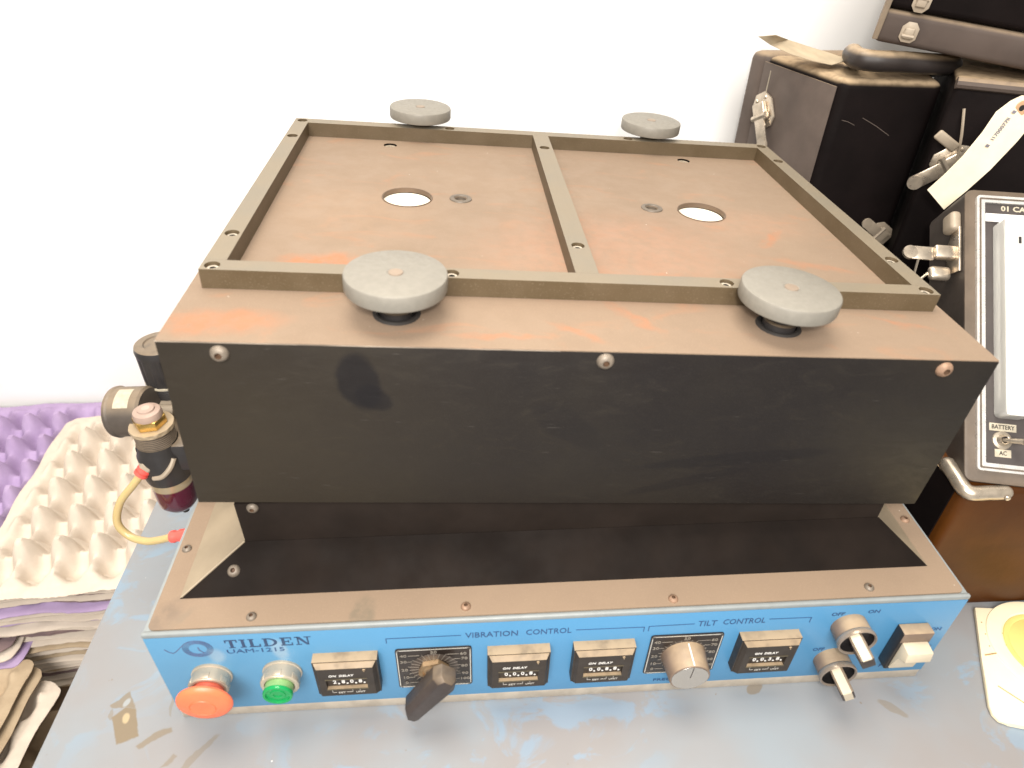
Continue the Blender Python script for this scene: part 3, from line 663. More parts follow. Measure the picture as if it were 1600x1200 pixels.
# two rotary switches
for (sx, sz, tilt, whitefront) in ((.5310, .0840, .5, False), (.5305, .0378, .5, True)):
    b = lathe([(.0140, 0), (.0142, .0115), (.0146, .0118), (.0151, .0130), (.0153, .0150), (.0148, .0166), (.0141, .0167), (.0131, .0155), (.0128, .0100), (0, .0100)], 48, FR(sx, sz))
    n = mpart('rotary_switch', b, [M_ring, M_switchblk, M_brown])
    for f in n.data.polygons:
        c = f.center; r = math.hypot(c.x-sx, c.z-sz)
        f.material_index = 1 if (r < .0133) else (2 if -c.y < .0117 else 0)
    m = FR(sx, sz) @ Matrix.Rotation(tilt, 4, 'Z')
    bar = [(-.0120, .0100), (.0120, .0100), (.0095, .0215), (.0075, .0345), (-.0090, .0320), (-.0112, .0205)]   # (radial, outward)
    mm = m @ Matrix(((0, 0, 1, 0), (1, 0, 0, 0), (0, 1, 0, 0), (0, 0, 0, 1)))   # poly x->local y, poly y->local z, extrude->local x
    sub('selector_handle', prism(bar, -.0052, .0052, mm, bev=.0009), M_lever, n)
    pts = [(.0121, .0105), (.0098, .0215), (.0078, .0347)]
    q = new_bm()
    for (r0, h0), (r1, h1) in zip(pts, pts[1:]):
        add_prism(q, [(r0-.0008, h0), (r0+.0004, h0), (r1+.0004, h1), (r1-.0008, h1)], -.0034, .0034, mm)
    if whitefront: add_prism(q, [(.0076, .0340), (.0076, .0350), (-.0085, .0326), (-.0085, .0316)], -.0034, .0034, mm)
    sub('indicator_strip', q, M_rocker, n)
# rocker switch
n = mpart('rocker_switch', box(.5730, .5985, -.0100, 0, .0335, .0820, bev=.0012), M_switchblk)
sub('bezel_top', box(.5732, .5983, -.0102, -.0002, .0700, .0822, bev=.0010), M_brown, n)
b = new_bm()
add_prism(b, [(.0370, -.0098), (.0370, -.0118), (.0560, -.0132), (.0600, -.0215), (.0700, -.0200), (.0715, -.0098)], .5752, .5965, Matrix(((0, 0, 1, 0), (0, 1, 0, 0), (1, 0, 0, 0), (0, 0, 0, 1))), bev=.0010)
sub('rocker', b, M_rocker, n)

# ================================================================ AIR REGULATOR SET on the left
rx, ry = -.0235, .150
b = new_bm()
add_lathe(b, [(0, .129), (.0185, .129), (.0192, .133), (.0192, .156), (.0175, .160), (.0165, .168), (0, .168)], 36, Matrix.Translation((rx, ry, 0)))
add_box(b, rx-.016, rx+.03, ry-.010, ry+.065, .140, .168, bev=.003)
reg = mpart('air_regulator', b, M_blackplastic)
sub('oil_bowl', lathe([(0, .0895), (.006, .0898), (.0125, .0925), (.0165, .0985), (.0172, .106), (.0175, .1288), (.0165, .1289)], 36, Matrix.Translation((rx, ry, 0))), M_bowl, reg)
sub('drain_valve', lathe([(0, .0825), (.003, .0825), (.0036, .085), (.0036, .090)], 16, Matrix.Translation((rx+.002, ry, 0))), M_dark, reg)
rg_ = [(.0152, .168)]
for i in range(7): z = .168 + i*.0018; rg_ += [(.0158, z+.0004), (.0158, z+.0010), (.0150, z+.0012), (.0150, z+.0018)]
rg_ += [(0, rg_[-1][1])]
sub('threaded_collar', lathe(rg_, 36, Matrix.Translation((rx, ry, 0))), M_greyplastic, reg)
poly = []
for i in range(48):
    a = 2*math.pi*i/48; r = .0172 + .0006*math.cos(12*a); poly.append((r*math.cos(a), r*math.sin(a)))
sub('scalloped_washer', prism(poly, .1815, .1850, Matrix.Translation((rx, ry, 0)), bev=.0005, seg=1), simple('washer_tan', (.42, .33, .22), .5, .3), reg)
hx = [(.0130*math.cos(math.radians(60*i+10)), .0130*math.sin(math.radians(60*i+10))) for i in range(6)]
sub('brass_hex', prism(hx, .1850, .1935, Matrix.Translation((rx, ry, 0)), bev=.0012), M_brass, reg)
sub('sight_dome', lathe([(.0112, .1932), (.0114, .1960), (.0104, .1988), (.0068, .1998), (.0063, .2012), (.0040, .2017), (0, .2017)], 32, Matrix.Translation((rx, ry, 0))), simple('dusty_pink_dome', (.36, .26, .21), .4), reg)
sub('dome_button', lathe([(0, .2019), (.0032, .2017), (.0036, .2008)], 16, Matrix.Translation((rx, ry, 0))), M_pinkcap, reg)
sub('bracket_rib', tube(catmull([(rx-.004, ry-.0185, .141), (rx+.004, ry-.0195, .1435), (rx+.011, ry-.0165, .150), (rx+.0145, ry-.012, .157)], 5), .0022, 8), M_taupe, reg)
# hose fittings and hose
fa = Vector((-.0300, .1385, .1520)); fd = Vector((-.0380, .1345, .1435)); dirv = (fd-fa).normalized()
mt = Matrix.Translation(fa) @ dirv.to_track_quat('Z', 'Y').to_matrix().to_4x4()
hx6 = [(.0075*math.cos(math.radians(60*i)), .0075*math.sin(math.radians(60*i))) for i in range(6)]
q = prism(hx6, -.002, .0052, mt, bev=.0008); sub('hex_fitting', q, M_taupe, reg)
sub('red_collar', lathe([(.0045, .005), (.0062, .0055), (.0062, .0085), (.0050, .0090), (.0050, .0100), (.0060, .0105), (.0060, .0130), (.0035, .0135)], 24, mt), M_redfit, reg)
hp = catmull([(fa + dirv*.010), (-.0455, .131, .1350), (-.0600, .127, .1180), (-.0660, .122, .0990), (-.0585, .118, .0868), (-.0440, .113, .0850), (-.0300, .110, .0892), (-.0140, .107, .0968)], 8)
sub('hose', tube(hp, .0033, 14), M_tube, reg)
ed = Vector((.35, -.05, .16)).normalized()
mt2 = Matrix.Translation((-.0160, .1072, .0958)) @ Vector((.95, -.15, .28)).to_track_quat('Z', 'Y').to_matrix().to_4x4()
sub('red_collar', lathe([(.0036, -.001), (.0052, -.001), (.0054, .0015), (.0046, .0030), (.0046, .0075), (.0056, .0080), (.0056, .015)], 24, mt2), M_redfit, reg)
# gauge drum pointing left
gc = Vector((-.0440, .172, .1810)); gm = Matrix.Translation(gc) @ Vector((-1, .12, -.10)).normalized().to_track_quat('Z', 'Y').to_matrix().to_4x4()
sub('pressure_gauge', lathe([(0, -.014), (.0195, -.014), (.0212, -.012), (.0212, .012), (.0216, .0125), (.0222, .014), (.0216, .0165), (.0195, .0170), (0, .0168)], 48, gm), M_greyplastic, reg)
b = new_bm(); t = bmesh.new(); vs = []
gi = gm.inverted(); upl = (gi.to_3x3() @ Vector((.0, -.35, 1))).normalized(); a0 = math.atan2(upl.y, upl.x)
for i in range(9):
    a = a0 - .45 + .9*i/8; vs.append((t.verts.new((.0215*math.cos(a), .0215*math.sin(a), -.006)), t.verts.new((.0215*math.cos(a), .0215*math.sin(a), .007))))
for (p, q_), (r_, s_) in zip(vs, vs[1:]): t.faces.new((p, q_, s_, r_))
merge(b, t, gm); sub('gauge_label', b, M_label, reg)
sub('gauge_stub', tube([(-.034, .172, .180), (-.018, .178, .176)], .006, 14), M_taupe, reg)
# regulator knob and flange behind
kx, ky = -.0235, .203
sub('knob_flange', lathe([(.0215, .168), (.0220, .171), (.0220, .176), (.0190, .178), (0, .178)], 36, Matrix.Translation((kx, ky, 0))), M_blackplastic, reg)
sub('flange_ring', lathe([(.0224, .1765), (.0226, .180), (.0180, .1815), (0, .1815)], 36, Matrix.Translation((kx, ky, 0))), M_taupe, reg)
pr = []
for i in range(5): z = .1815+i*.0022; pr += [(.0183, z), (.0188, z+.0008), (.0183, z+.0018)]
sub('threaded_collar', lathe(pr + [(0, pr[-1][1])], 36, Matrix.Translation((kx, ky, 0))), M_blackplastic, reg)
sub('white_ring', lathe([(.0190, .1925), (.0198, .1928), (.0198, .1945), (.0190, .1948)], 36, Matrix.Translation((kx, ky, 0))), M_label, reg)
poly = []
for i in range(72):
    a = 2*math.pi*i/72; r = .0190 + (.0006 if i % 4 < 2 else -.0002); poly.append((r*math.cos(a), r*math.sin(a)))
q = new_bm(); add_prism(q, poly, .1950, .2225, Matrix.Translation((kx, ky, 0)))
add_lathe(q, [(.0196, .2215), (.0200, .2255), (.0190, .2290), (.0165, .2302), (.012, .2300), (.011, .2290), (0, .2290)], 40, Matrix.Translation((kx, ky, 0)))
sub('regulator_knob', q, M_blackplastic, reg, angle=30)
sub('mounting_arm', box(-.02, .06, .178, .192, .166, .176, bev=.001), M_taupe, reg)

# ================================================================ EGG TRAYS on the left
PXT, PYT = .0460, .0555
def tray_mesh(nx, ny, cells=8, edge=.012, wob=0.0, seed=0, T=.0013, Hh=.0320):
    rnd = random.Random(seed); Wt, Lt = nx*PXT, ny*PYT
    bm = new_bm(); NX, NY = nx*cells + 4, ny*cells + 4; top = []; bot = []
    def coord(i, n, L):
        if i < 2: return -L/2 - edge*(2-i)/2
        if i > n-2: return L/2 + edge*(i-(n-2))/2
        return -L/2 + L*(i-2)/(n-4)
    ph = [rnd.uniform(0, 6) for _ in range(4)]
    for j in range(NY+1):
        rt, rb = [], []
        for i in range(NX+1):
            x, y = coord(i, NX, Wt), coord(j, NY, Lt)
            cx = max(-Wt/2, min(Wt/2, x)); cy = max(-Lt/2, min(Lt/2, y))
            a = math.cos(2*math.pi*(cx+Wt/2)/PXT); b_ = math.cos(2*math.pi*(cy+Lt/2)/PYT); s = (a+b_)/2
            ux_ = (cx+Wt/2)/PXT; uy_ = (cy+Lt/2)/PYT; fxp, fyp = abs(ux_-round(ux_)), abs(uy_-round(uy_)); r_ = math.hypot(fxp, fyp)
            post = max(0., min(1., 1 - (max(fxp*1.05, fyp, r_*.86)-.085)/.30))
            bar_ = .36*max(0., min(1., 1 - (fxp-.05)/.16)) if True else 0
            cup = max(0., 1 - (math.hypot(.5-fxp, .5-fyp)/.46)**2)
            z = Hh*max(post, bar_) - Hh*.62*cup
            # outer rim stays level
            fx = (Wt/2-abs(x))/(PXT*.45); fy = (Lt/2-abs(y))/(PYT*.45); f = max(0., min(1., min(fx, fy)))
            z = z*f*f*(3-2*f) + (1-f)*.001
            z += .0016*math.sin(x*23+ph[0])*math.sin(y*17+ph[1]) + wob*(math.sin(x*11+ph[2])*.5+math.sin(y*9+ph[3])*.5)
            z += rnd.uniform(-.0004, .0004)
            if i in (0, NX) or j in (0, NY): z -= .0010
            jx = .0018*math.sin(y*60+ph[2]) if i in (0, 1, NX-1, NX) else 0; jy = .0022*math.sin(x*52+ph[1]) + rnd.uniform(-.0008, .0008) if j in (0, 1, NY-1, NY) else 0
            # rounded corners
            if (abs(x) > Wt/2 - .008) and (abs(y) > Lt/2 - .008):
                ux, uy = abs(x)-(Wt/2-.008), abs(y)-(Lt/2-.008); d = math.hypot(ux, uy)
                m_ = max(ux, uy)
                if d > 1e-6: x = math.copysign(Wt/2-.008 + ux*m_/d, x); y = math.copysign(Lt/2-.008 + uy*m_/d, y)
            rt.append(bm.verts.new((x+jx, y+jy, z))); rb.append(bm.verts.new((x+jx, y+jy, z-T)))
        top.append(rt); bot.append(rb)
    for j in range(NY):
        for i in range(NX):
            bm.faces.new((top[j][i], top[j][i+1], top[j+1][i+1], top[j+1][i])); bm.faces.new((bot[j][i], bot[j+1][i], bot[j+1][i+1], bot[j][i+1]))
    for i in range(NX): bm.faces.new((top[0][i+1], top[0][i], bot[0][i], bot[0][i+1])); bm.faces.new((top[NY][i], top[NY][i+1], bot[NY][i+1], bot[NY][i]))
    for j in range(NY): bm.faces.new((top[j][0], top[j+1][0], bot[j+1][0], bot[j][0])); bm.faces.new((top[j+1][NX], top[j][NX], bot[j][NX], bot[j+1][NX]))
    return bm
def place_tray(bm_or_mesh, mat, M, label, group=None):
    if isinstance(bm_or_mesh, bpy.types.Mesh):
        o = bpy.data.objects.new('egg_tray', bm_or_mesh); COL.objects.link(o)
    else: o = finish('egg_tray', bm_or_mesh, mat, angle=50, recalc=False)
    o.matrix_world = M; tag(o, label, 'egg tray', group); return o
def TM(x, y, z, rz=0, rx=0, ry=0): return Matrix.Translation((x, y, z)) @ Euler((rx, ry, rz)).to_matrix().to_4x4()
GT = 'moulded pulp egg trays piled left of the table'
# top cream tray: posts at multiples of the pitch
place_tray(tray_mesh(5, 6, 16, seed=1), M_pulp_cream, TM(-.2730, .4360, -.172, .055), 'cream egg tray lying on top of the pile beside the table', GT)
place_tray(tray_mesh(6, 6, 14, seed=2), M_pulp_purple, TM(-.520, .505, -.203, .03, 0, .0), 'purple egg tray showing behind and left of the cream one, along the wall', GT)
place_tray(tray_mesh(5, 5, 10, seed=3), M_pulp_purple, TM(-.200, .525, -.222, .02), 'purple egg tray right under the cream tray, its far rim by the wall', GT)
cols = {'c': M_pulp_cream, 'p': M_pulp_purple, 't': M_pulp_tan, 'm': M_pulp_mauve}
proto = {}
for k, m in cols.items():
    for v in range(2):
        o = finish('egg_tray', tray_mesh(5, 6, 6, seed=10+v*7+ord(k), wob=.0012, Hh=.026), m, angle=75, recalc=False); proto[k, v] = o.data; bpy.data.objects.remove(o)
seq = 'cmcmpcmcpmccmpmccmtccmtcmctcmtcmcct'; z = -.178
rnd = random.Random(5)
CN = {'c': 'cream', 'p': 'purple', 'm': 'mauve', 't': 'tan'}
for i, k in enumerate(seq):
    z -= .0044 + rnd.uniform(0, .0026)
    lab = {'c': 'cream egg tray pressed in the pile beside the table, only its rim showing', 'p': 'purple egg tray pressed in the pile beside the table, only its rim showing',
           'm': 'mauve egg tray pressed in the pile beside the table, only its rim showing', 't': 'tan egg tray low in the pile beside the table, only its rim showing'}[k]
    place_tray(proto[k, i % 2], None, TM(-.277+rnd.uniform(-.006, .006), .443+rnd.uniform(-.008, .008), z, .05+rnd.uniform(-.02, .02), rnd.uniform(-.008, .008), rnd.uniform(-.006, .006)), lab, CN[k]+' trays within the pile')
# second pile to the left, under the purple tray
z2 = -.222
for i, k in enumerate('cpmcp'):
    z2 -= .0085
    place_tray(proto[k, i % 2], None, TM(-.505+.006*i, .405-.004*i, z2, .10+rnd.uniform(-.05, .05), -.02, .03+.01*i),
               CN[k]+' egg tray in the second pile, left behind the tilted tan tray', CN[k]+' trays in the second pile')
z2 = -.285
for i, k in enumerate('pcmc'):
    z2 -= .0095
    place_tray(proto[k, i % 2], None, TM(-.54+rnd.uniform(-.006, .006), .490+rnd.uniform(-.006, .006), z2, .03),
               CN[k]+' egg tray in the second pile, left behind the tilted tan tray', CN[k]+' trays in the second pile')
# leaning trays in the bottom left corner
place_tray(tray_mesh(5, 6, 14, seed=31), M_pulp_tan, TM(-.458, .066, -.268, -.06, .0, .04), 'tan egg tray tilted over the others at the bottom left corner', GT)
place_tray(proto['t', 0], None, TM(-.450, .063, -.280, -.05, .0, .05), 'tan egg tray directly beneath the tilted one, only its long edge showing', GT)
place_tray(tray_mesh(5, 6, 14, seed=35), M_pulp_cream, TM(-.436, .058, -.302, -.08, .0, .04), 'cream egg tray with a broad pale rim beneath the two tilted tan ones', GT)
place_tray(tray_mesh(6, 6, 14, seed=33), M_pulp_tan, TM(-.265, .055, -.390, .02, .0, .0), 'flat tan egg tray lowest in front, between the tilted trays and the table', GT)
bn = empty('low_bench', (-.4, .3, -.78)); tag(bn, 'plain wooden bench hidden beneath the piles of egg trays', 'bench')
M_wood = simple('bench_wood', (.3, .2, .12), .7)
finish('seat_board', box(-.85+.4, -.11+.4, -.12-.3, .66-.3, .30, .33, bev=.002), M_wood, bn)
for x in (-.80, -.16):
    for y in (-.08, .6): finish('leg', box(x+.4-.02, x+.4+.02, y-.3-.02, y-.3+.02, 0, .2995), M_wood, bn)

# ================================================================ CASES AND THINGS ON THE RIGHT
def P3(q, z): return (q[0], q[1], z)
def latch(name, parent, o_, U, N, sc=1.0, mat=None, drop=True, lever=True):
    """draw latch: shield plate, raised hinge box, lever, rivets. U=along latch (lever end), N=out of the face"""
    U = Vector(U).normalized(); N = Vector(N).normalized(); X = U.cross(N)
    m = basis(Vector(o_), U, X, N) @ Matrix.Diagonal((sc, sc, sc, 1))
    b = prism([(-.018, -.006), (-.010, -.013), (.006, -.013), (.012, -.007), (.012, .007), (.006, .013), (-.010, .013), (-.018, .006)], .0002, .0022, m, bev=.0006)
    L_ = finish(name, b, mat or M_nickel, parent)
    q = new_bm(); add_box(q, -.010, .006, -.0075, .0075, .0022, .0075, bev=.0018, seg=3, M=m); add_tube(q, [(.002, -.009, .006), (.002, .009, .006)], .0026, 10, M=m)
    if parent is None or True: finish('hinge_box', q, mat or M_nickel, L_)
    if not lever: return L_
    q = new_bm(); add_box(q, .004, .026, -.006, .006, .0055, .0075, bev=.0008, M=m); add_lathe(q, [(0, .0078), (.006, .0078), (.006, .0056), (0, .0056)], 18, m @ Matrix.Translation((.026, 0, 0)))
    finish('lever', q, mat or M_nickel, L_)
    q = new_bm()
    for x, y in ((-.013, -.006), (-.013, .006), (.009, 0)): add_lathe(q, [(0, .0035), (.0014, .0031), (.002, .0020)], 10, m @ Matrix.Translation((x, y, 0)))
    finish('rivets', q, mat or M_nickel, L_)
    return L_
def guard(parent, c, U, V, r=.006, L=.035, mat=None):
    """bent metal corner bumper: two arms along U and V from corner c"""
    c = Vector(c); U = Vector(U).normalized(); V = Vector(V).normalized()
    pts = catmull([c + U*L, c + U*L*.5, c + (U+V)*.0035, c + V*L*.5, c + V*L], 6)
    return finish('corner_guard', tube(pts, [r*.9] + [r]*(len(pts)-2) + [r*.9], 10), mat or M_nickel, parent)
# --- tall black case standing against the wall
c1 = empty('tall_black_case', (.69, .52, 0)); tag(c1, 'tall black case with black handle standing by the wall behind the machine', 'case')
c1i = Matrix.Translation((-.69, -.52, 0))
zc1 = .386; A, B_, C_, D_ = (.643, .450), (.7520, .4405), (.800, .62), (.600, .612)
def lerp(a, b, t): return (a[0]+(b[0]-a[0])*t, a[1]+(b[1]-a[1])*t)
s1 = .80
b = prism([A, B_, lerp(B_, C_, s1), lerp(A, D_, s1)], .002, zc1, bev=.010, seg=5)
body = finish('case_body', b, M_case, c1, matrix=c1i)
b = prism([lerp(A, D_, s1+.008), lerp(B_, C_, s1+.008), C_, D_], .002, zc1, bev=.010, seg=5)
finish('case_lid', b, M_casegrey, c1, matrix=c1i)
# left side panel of the case, greyer than its front
la_, lb_ = lerp(A, D_, .035), lerp(A, D_, s1-.004); nx, ny = -(D_[1]-A[1]), (D_[0]-A[0]); nl = math.hypot(nx, ny); nx, ny = nx/nl, ny/nl
b = prism([la_, lb_, (lb_[0]+nx*.0012, lb_[1]+ny*.0012), (la_[0]+nx*.0012, la_[1]+ny*.0012)], .008, zc1-.008, bev=.0004)
finish('side_panel', b, M_casegrey, c1, matrix=c1i)
Nl = Vector((nx, ny, 0)); pl = Vector(P3(lerp(A, D_, .66), .322)) + Nl*.0016
l = latch('latch', c1, pl, (.18, -.55, -1), Nl, 1.4); l.matrix_local = c1i
for ch in l.children: pass
# string from the latch
b = new_bm(); add_tube(b, catmull([pl + Nl*.006 + Vector((0, .0, .05)), pl + Nl*.006 + Vector((.002, .005, .02)), pl + Nl*.009, pl+Nl*.006+Vector((.004, -.010, -.03)), pl+Nl*.004+Vector((.010, -.02, -.075))], 6), .0006, 5)
finish('string', b, M_label, c1, matrix=c1i)
# handle
hz = zc1 + .006
b = new_bm(); hpath = catmull([(.700, .522, hz-.003), (.672, .500, hz+.010), (.658, .462, hz+.013), (.672, .449, hz+.013), (.700, .446, hz+.013), (.735, .447, hz+.011), (.765, .462, hz+.008), (.765, .495, hz-.002)], 7)
add_tube(b, hpath, .0105, 14); hd = finish('handle', b, simple('black_rubber_handle', (.03, .024, .022), .45, 0, .1, 40, .4, 0, .8), c1, matrix=c1i)
Nf = Vector((B_[1]-A[1], -(B_[0]-A[0]), 0)).normalized()
l = latch('latch', c1, Vector((.7370, .4418, .216)) + Nf*.0008, (-.8, 0, .55), Nf, 1.0, M_taupe); l.matrix_local = c1i
# scratches
b = new_bm()
for (u0, z0_, u1, z1_) in ((.10, .345, .24, .340), (.30, .348, .62, .330)):
    p0 = Vector(P3(lerp(A, B_, u0), z0_)) + Nf*.0002; p1 = Vector(P3(lerp(A, B_, u1), z1_)) + Nf*.0002; add_tube(b, [p0, (p0+p1)/2 + Vector((0, 0, .0008)), p1], .0003, 4)
finish('scratches', b, simple('scratch', (.14, .11, .09), .6), c1, matrix=c1i)
# small tag tied to that handle
def tag_sheet(rows, th=.0006):
    """rows: list of (left point, right point) along the tag"""
    bm = new_bm(); n = len(rows); V = []
    for a, b_ in rows:
        a, b_ = Vector(a), Vector(b_); V.append([bm.verts.new(a.lerp(b_, k/3)) for k in range(4)])
    bm.faces.ensure_lookup_table()
    for r0, r1 in zip(V, V[1:]):
        for k in range(3): bm.faces.new((r0[k], r0[k+1], r1[k+1], r1[k]))
    bmesh.ops.recalc_face_normals(bm, faces=bm.faces)
    r = bmesh.ops.solidify(bm, geom=bm.faces[:], thickness=th); return bm
rows = [((0.5563, 0.4901, 0.4200), (0.5795, 0.4989, 0.4200)), ((0.5774, 0.5016, 0.4100), (0.6094, 0.5323, 0.4100)), ((0.5996, 0.4975, 0.4020), (0.6382, 0.5414, 0.4020)), ((0.6250, 0.4930, 0.3960), (0.6641, 0.5388, 0.3960)), ((0.6463, 0.4895, 0.3930), (0.6772, 0.5270, 0.3930)), ((0.6598, 0.4997, 0.3930), (0.6738, 0.5134, 0.3930)), ]
o = finish('string_tag', tag_sheet(rows), simple('small_tag_paper', (.42, .34, .23), .7), None, recalc=False); tag(o, 'small curled brown paper tag tied to the handle of the tall case', 'tag')
# --- second black case, turned, on the right
c2 = empty('turned_black_case', (.80, .33, 0)); tag(c2, 'black case turned at an angle behind the grey instrument, large tag hanging on it', 'case')
c2i = Matrix.Translation((-.80, -.33, 0)); z2t = .4
E_ = (.7235, .385); F_ = (.905, .300); Nf2 = Vector((F_[1]-E_[1], -(F_[0]-E_[0]), 0)).normalized(); G_ = (F_[0]-Nf2.x*.26, F_[1]-Nf2.y*.26); H_ = (E_[0]+.134, E_[1]+.235)
b = prism([E_, F_, G_, H_], .002, z2t, bev=.006, seg=4); finish('case_body', b, M_case, c2, matrix=c2i)
top = finish('top_edge', tube([P3(E_, z2t-.001), P3(F_, z2t-.001)], .0055, 10), M_casegrey, c2, matrix=c2i)
lp = Vector(P3(lerp(E_, F_, .10), .322)) + Nf2*.001
l = latch('latch', c2, lp, (-.62, .25, -.55), Nf2, 1.25); l.matrix_local = c2i
b = tube(catmull([lp + Vector((-.006, 0, .055)), lp + Vector((-.003, -.008, .03)), lp + Vector((.001, -.010, .006))], 5), .0014, 6); finish('seam_wire', b, M_taupe, c2, matrix=c2i)
q = new_bm(); add_box(q, -.014, .012, -.005, .005, .001, .005, bev=.002, seg=3, M=basis(lp + Vector((-.012, -.002, .024)), Vector((.8, -.3, -.5)).normalized(), Nf2.cross(Vector((.8, -.3, -.5)).normalized()).normalized(), Nf2)); finish('catch_plate', q, M_taupe, c2, matrix=c2i)
# --- the big manila tag hanging in front
def tpt(u, v):
    """u across 0..1, v down 0..1 of the hanging tag"""
    TL, TR, BL, BR = Vector((.7130, .300, .4090)), Vector((.7600, .305, .4050)), Vector((.6775, .304, .3215)), Vector((.6960, .296, .3050))
    p = (TL.lerp(TR, u)).lerp(BL.lerp(BR, u), v); p.y -= .010*math.sin(v*math.pi)*.8; return p
rows = []
for v, a, b_ in ((0, .33, .70), (.05, .17, .84), (.16, 0, 1), (.35, 0, 1), (.6, 0, 1), (.8, 0, 1), (1, 0, 1)): rows.append((tpt(a, v), tpt(b_, v)))
o = finish('string_tag', tag_sheet(rows), M_tagm, None, recalc=False); tag(o, 'big cream manila tag hanging by its reinforced hole in front of the turned case', 'tag')
tg = o
nt = (tpt(1, .5)-tpt(0, .5)).cross(tpt(.5, 0)-tpt(.5, 1)).normalized()
if nt.y > 0: nt = -nt
ux = (tpt(1, .5)-tpt(0, .5)).normalized(); uy = nt.cross(ux)
mm = basis(tpt(.50, .10) + nt*.0010, ux, uy, nt); sub('reinforcing_ring', lathe([(.0026, .0002), (.0030, .0005), (.0064, .0004), (.0066, 0)], 24, mm), simple('tan_ring', (.52, .32, .18), .6), tg)
sub('eyelet_hole', lathe([(0, .0004), (.0026, .0004), (.0027, 0)], 18, mm), M_dark, tg)
q = new_bm(); mk = basis(tpt(.36, .29) + nt*.0012, (tpt(.36, .2)-tpt(.36, .5)).normalized(), -ux, nt)
add_text(q, 'I1700077II', .0050, mk, sx=1.0, bold=.0001)
for k in (-.016, .016): add_box(q, k-.0012, k+.0012, -.0018, .0018, -.0001, .0001, M=mk)
sub('stamped_marks', q, simple('stamp_ink', (.20, .19, .22), .6), tg, smooth=False)
# --- third case tilted on top
c3 = empty('tilted_black_case', (.76, .52, .42)); tag(c3, 'black case with two worn latches lying tilted on top of the other cases', 'case')
dx3 = Vector((.121, -.070, -.0127)).normalized(); dy3 = Vector((.5, .866, .02)).normalized(); dz3 = dx3.cross(dy3).normalized(); dy3 = dz3.cross(dx3)
m3 = basis(Vector((.6615, .450, .4240)), dx3, dy3, dz3); c3i = Matrix.Translation((-.76, -.52, -.42)) @ m3
lidp = [(0.006, 0), (.36, 0), (.36, .17), (0, .17), (0, .006)]
finish('case_lid', prism([(0, 0), (.36, 0), (.36, .17), (0, .17)], .0, .0300, bev=.006, seg=4), M_caselid, c3, matrix=c3i)
bb = prism([(0.001, .001), (.36, .001), (.36, .17), (0.001, .17)], .0312, .16, bev=.006, seg=4); finish('case_body', bb, M_case, c3, matrix=c3i)
for z_ in (.012, .043):
    l = latch('latch', c3, (.030, -.0008, z_), (0, 0, 1 if z_ > .03 else -1), (0, -1, 0), .62, M_taupe, lever=False); l.matrix_local = c3i
finish('end_trim', box(-.0015, .004, -.001, .17, .002, .155, bev=.001), simple('brown_end_trim', (.22, .17, .12), .6), c3, matrix=c3i)
finish('metal_strip', tube([(.133, -.002, .075), (.170, -.002, .0305)], .0014, 6), M_nickel, c3, matrix=c3i)
# --- low case with warm flash light coloured into its front, beside the machine
c0 = empty('low_black_case', (.75, .15, 0)); tag(c0, 'low black case with brown sheen in its colour beside the machine, under the grey instrument', 'case')
c0i = Matrix.Translation((-.75, -.15, 0))
fz = .158; q0 = (.6405, .0685); q1 = (.99, .0650)
finish('case_body', prism([q0, q1, (.99, .27), (.6445, .27)], .0005, fz, bev=.006, seg=4), [M_case0], c0, matrix=c0i)
b = prism([(q0[0]-.0016, .078), (q0[0]-.0002, .078), (.6443, .266), (.6429, .266)], .004, fz-.006); finish('side_panel', b, M_case, c0, matrix=c0i)
cg = Vector((q0[0]+.002, q0[1]+.001, fz-.003))
pts = catmull([cg + Vector((0, .034, .004)), cg + Vector((-.001, .018, .003)), cg + Vector((.001, .001, 0)), cg + Vector((.018, -.001, 0)), cg + Vector((.036, -.001, 0))], 6)
finish('corner_guard', tube(pts, [.0045] + [.0062]*(len(pts)-2) + [.0045], 12), M_nickel, c0, matrix=c0i)
finish('rivets', lathe([(0, .0016), (.002, .0012), (.0026, 0)], 12, Matrix.Translation(cg + Vector((.030, -.0075, 0))) @ Matrix.Rotation(math.pi/2, 4, 'X')), M_nickel, c0, matrix=c0i)
# --- grey instrument leaning back on it
Rr = Vector((.9754, -.2203, .0099)).normalized(); Uu = Vector((.1551, .7171, .6795)); Nn = Rr.cross(Uu).normalized(); Uu = Nn.cross(Rr)
mo = Vector((.6417, .0768, .1620)); mi = basis(mo, Rr, Uu, Nn)
ins = empty('flow_meter_instrument', matrix=mi); tag(ins, 'grey cased instrument with clear flow tube and a battery switch leaning right of the machine', 'instrument')
MW, MH = .20, .2585
b = prism(rrect(0, MW, 0, MH, .007), -.062, -.0012, bev=.0012); finish('shell', b, M_metershell, ins)
finish('front_rim', prism(rrect(.0001, MW, .0001, MH, .007), -.0011, 0, bev=.0004), M_metergrey, ins)
b = plate(rrect(.0085, MW, .0095, MH-.006, .003), [rrect(.0150, MW-.01, .0160, MH-.0125, .001)], .0002, .0032); finish('bright_frame', b, M_alu, ins)
finish('inner_line', plate(rrect(.0105, MW-.004, .0115, MH-.0085, .001), [rrect(.0118, MW-.006, .0128, MH-.0098, .001)], .0033, .0037), M_metergrey, ins)
fp = finish('face_plate', box(.0151, MW-.0101, .0161, MH-.0126, .0003, .0012), M_meterface, ins, smooth=False)
q = new_bm(); add_text(q, '01 CANN', .0066, Matrix.Translation((.0450, MH-.0170, .0014)), sx=1.15, bold=.0002); sub('lettering', q, M_label, fp, smooth=False)
sub('white_strip', box(.0158, MW-.012, MH-.0300, MH-.0225, .0013, .0028, bev=.0004), M_white, fp)
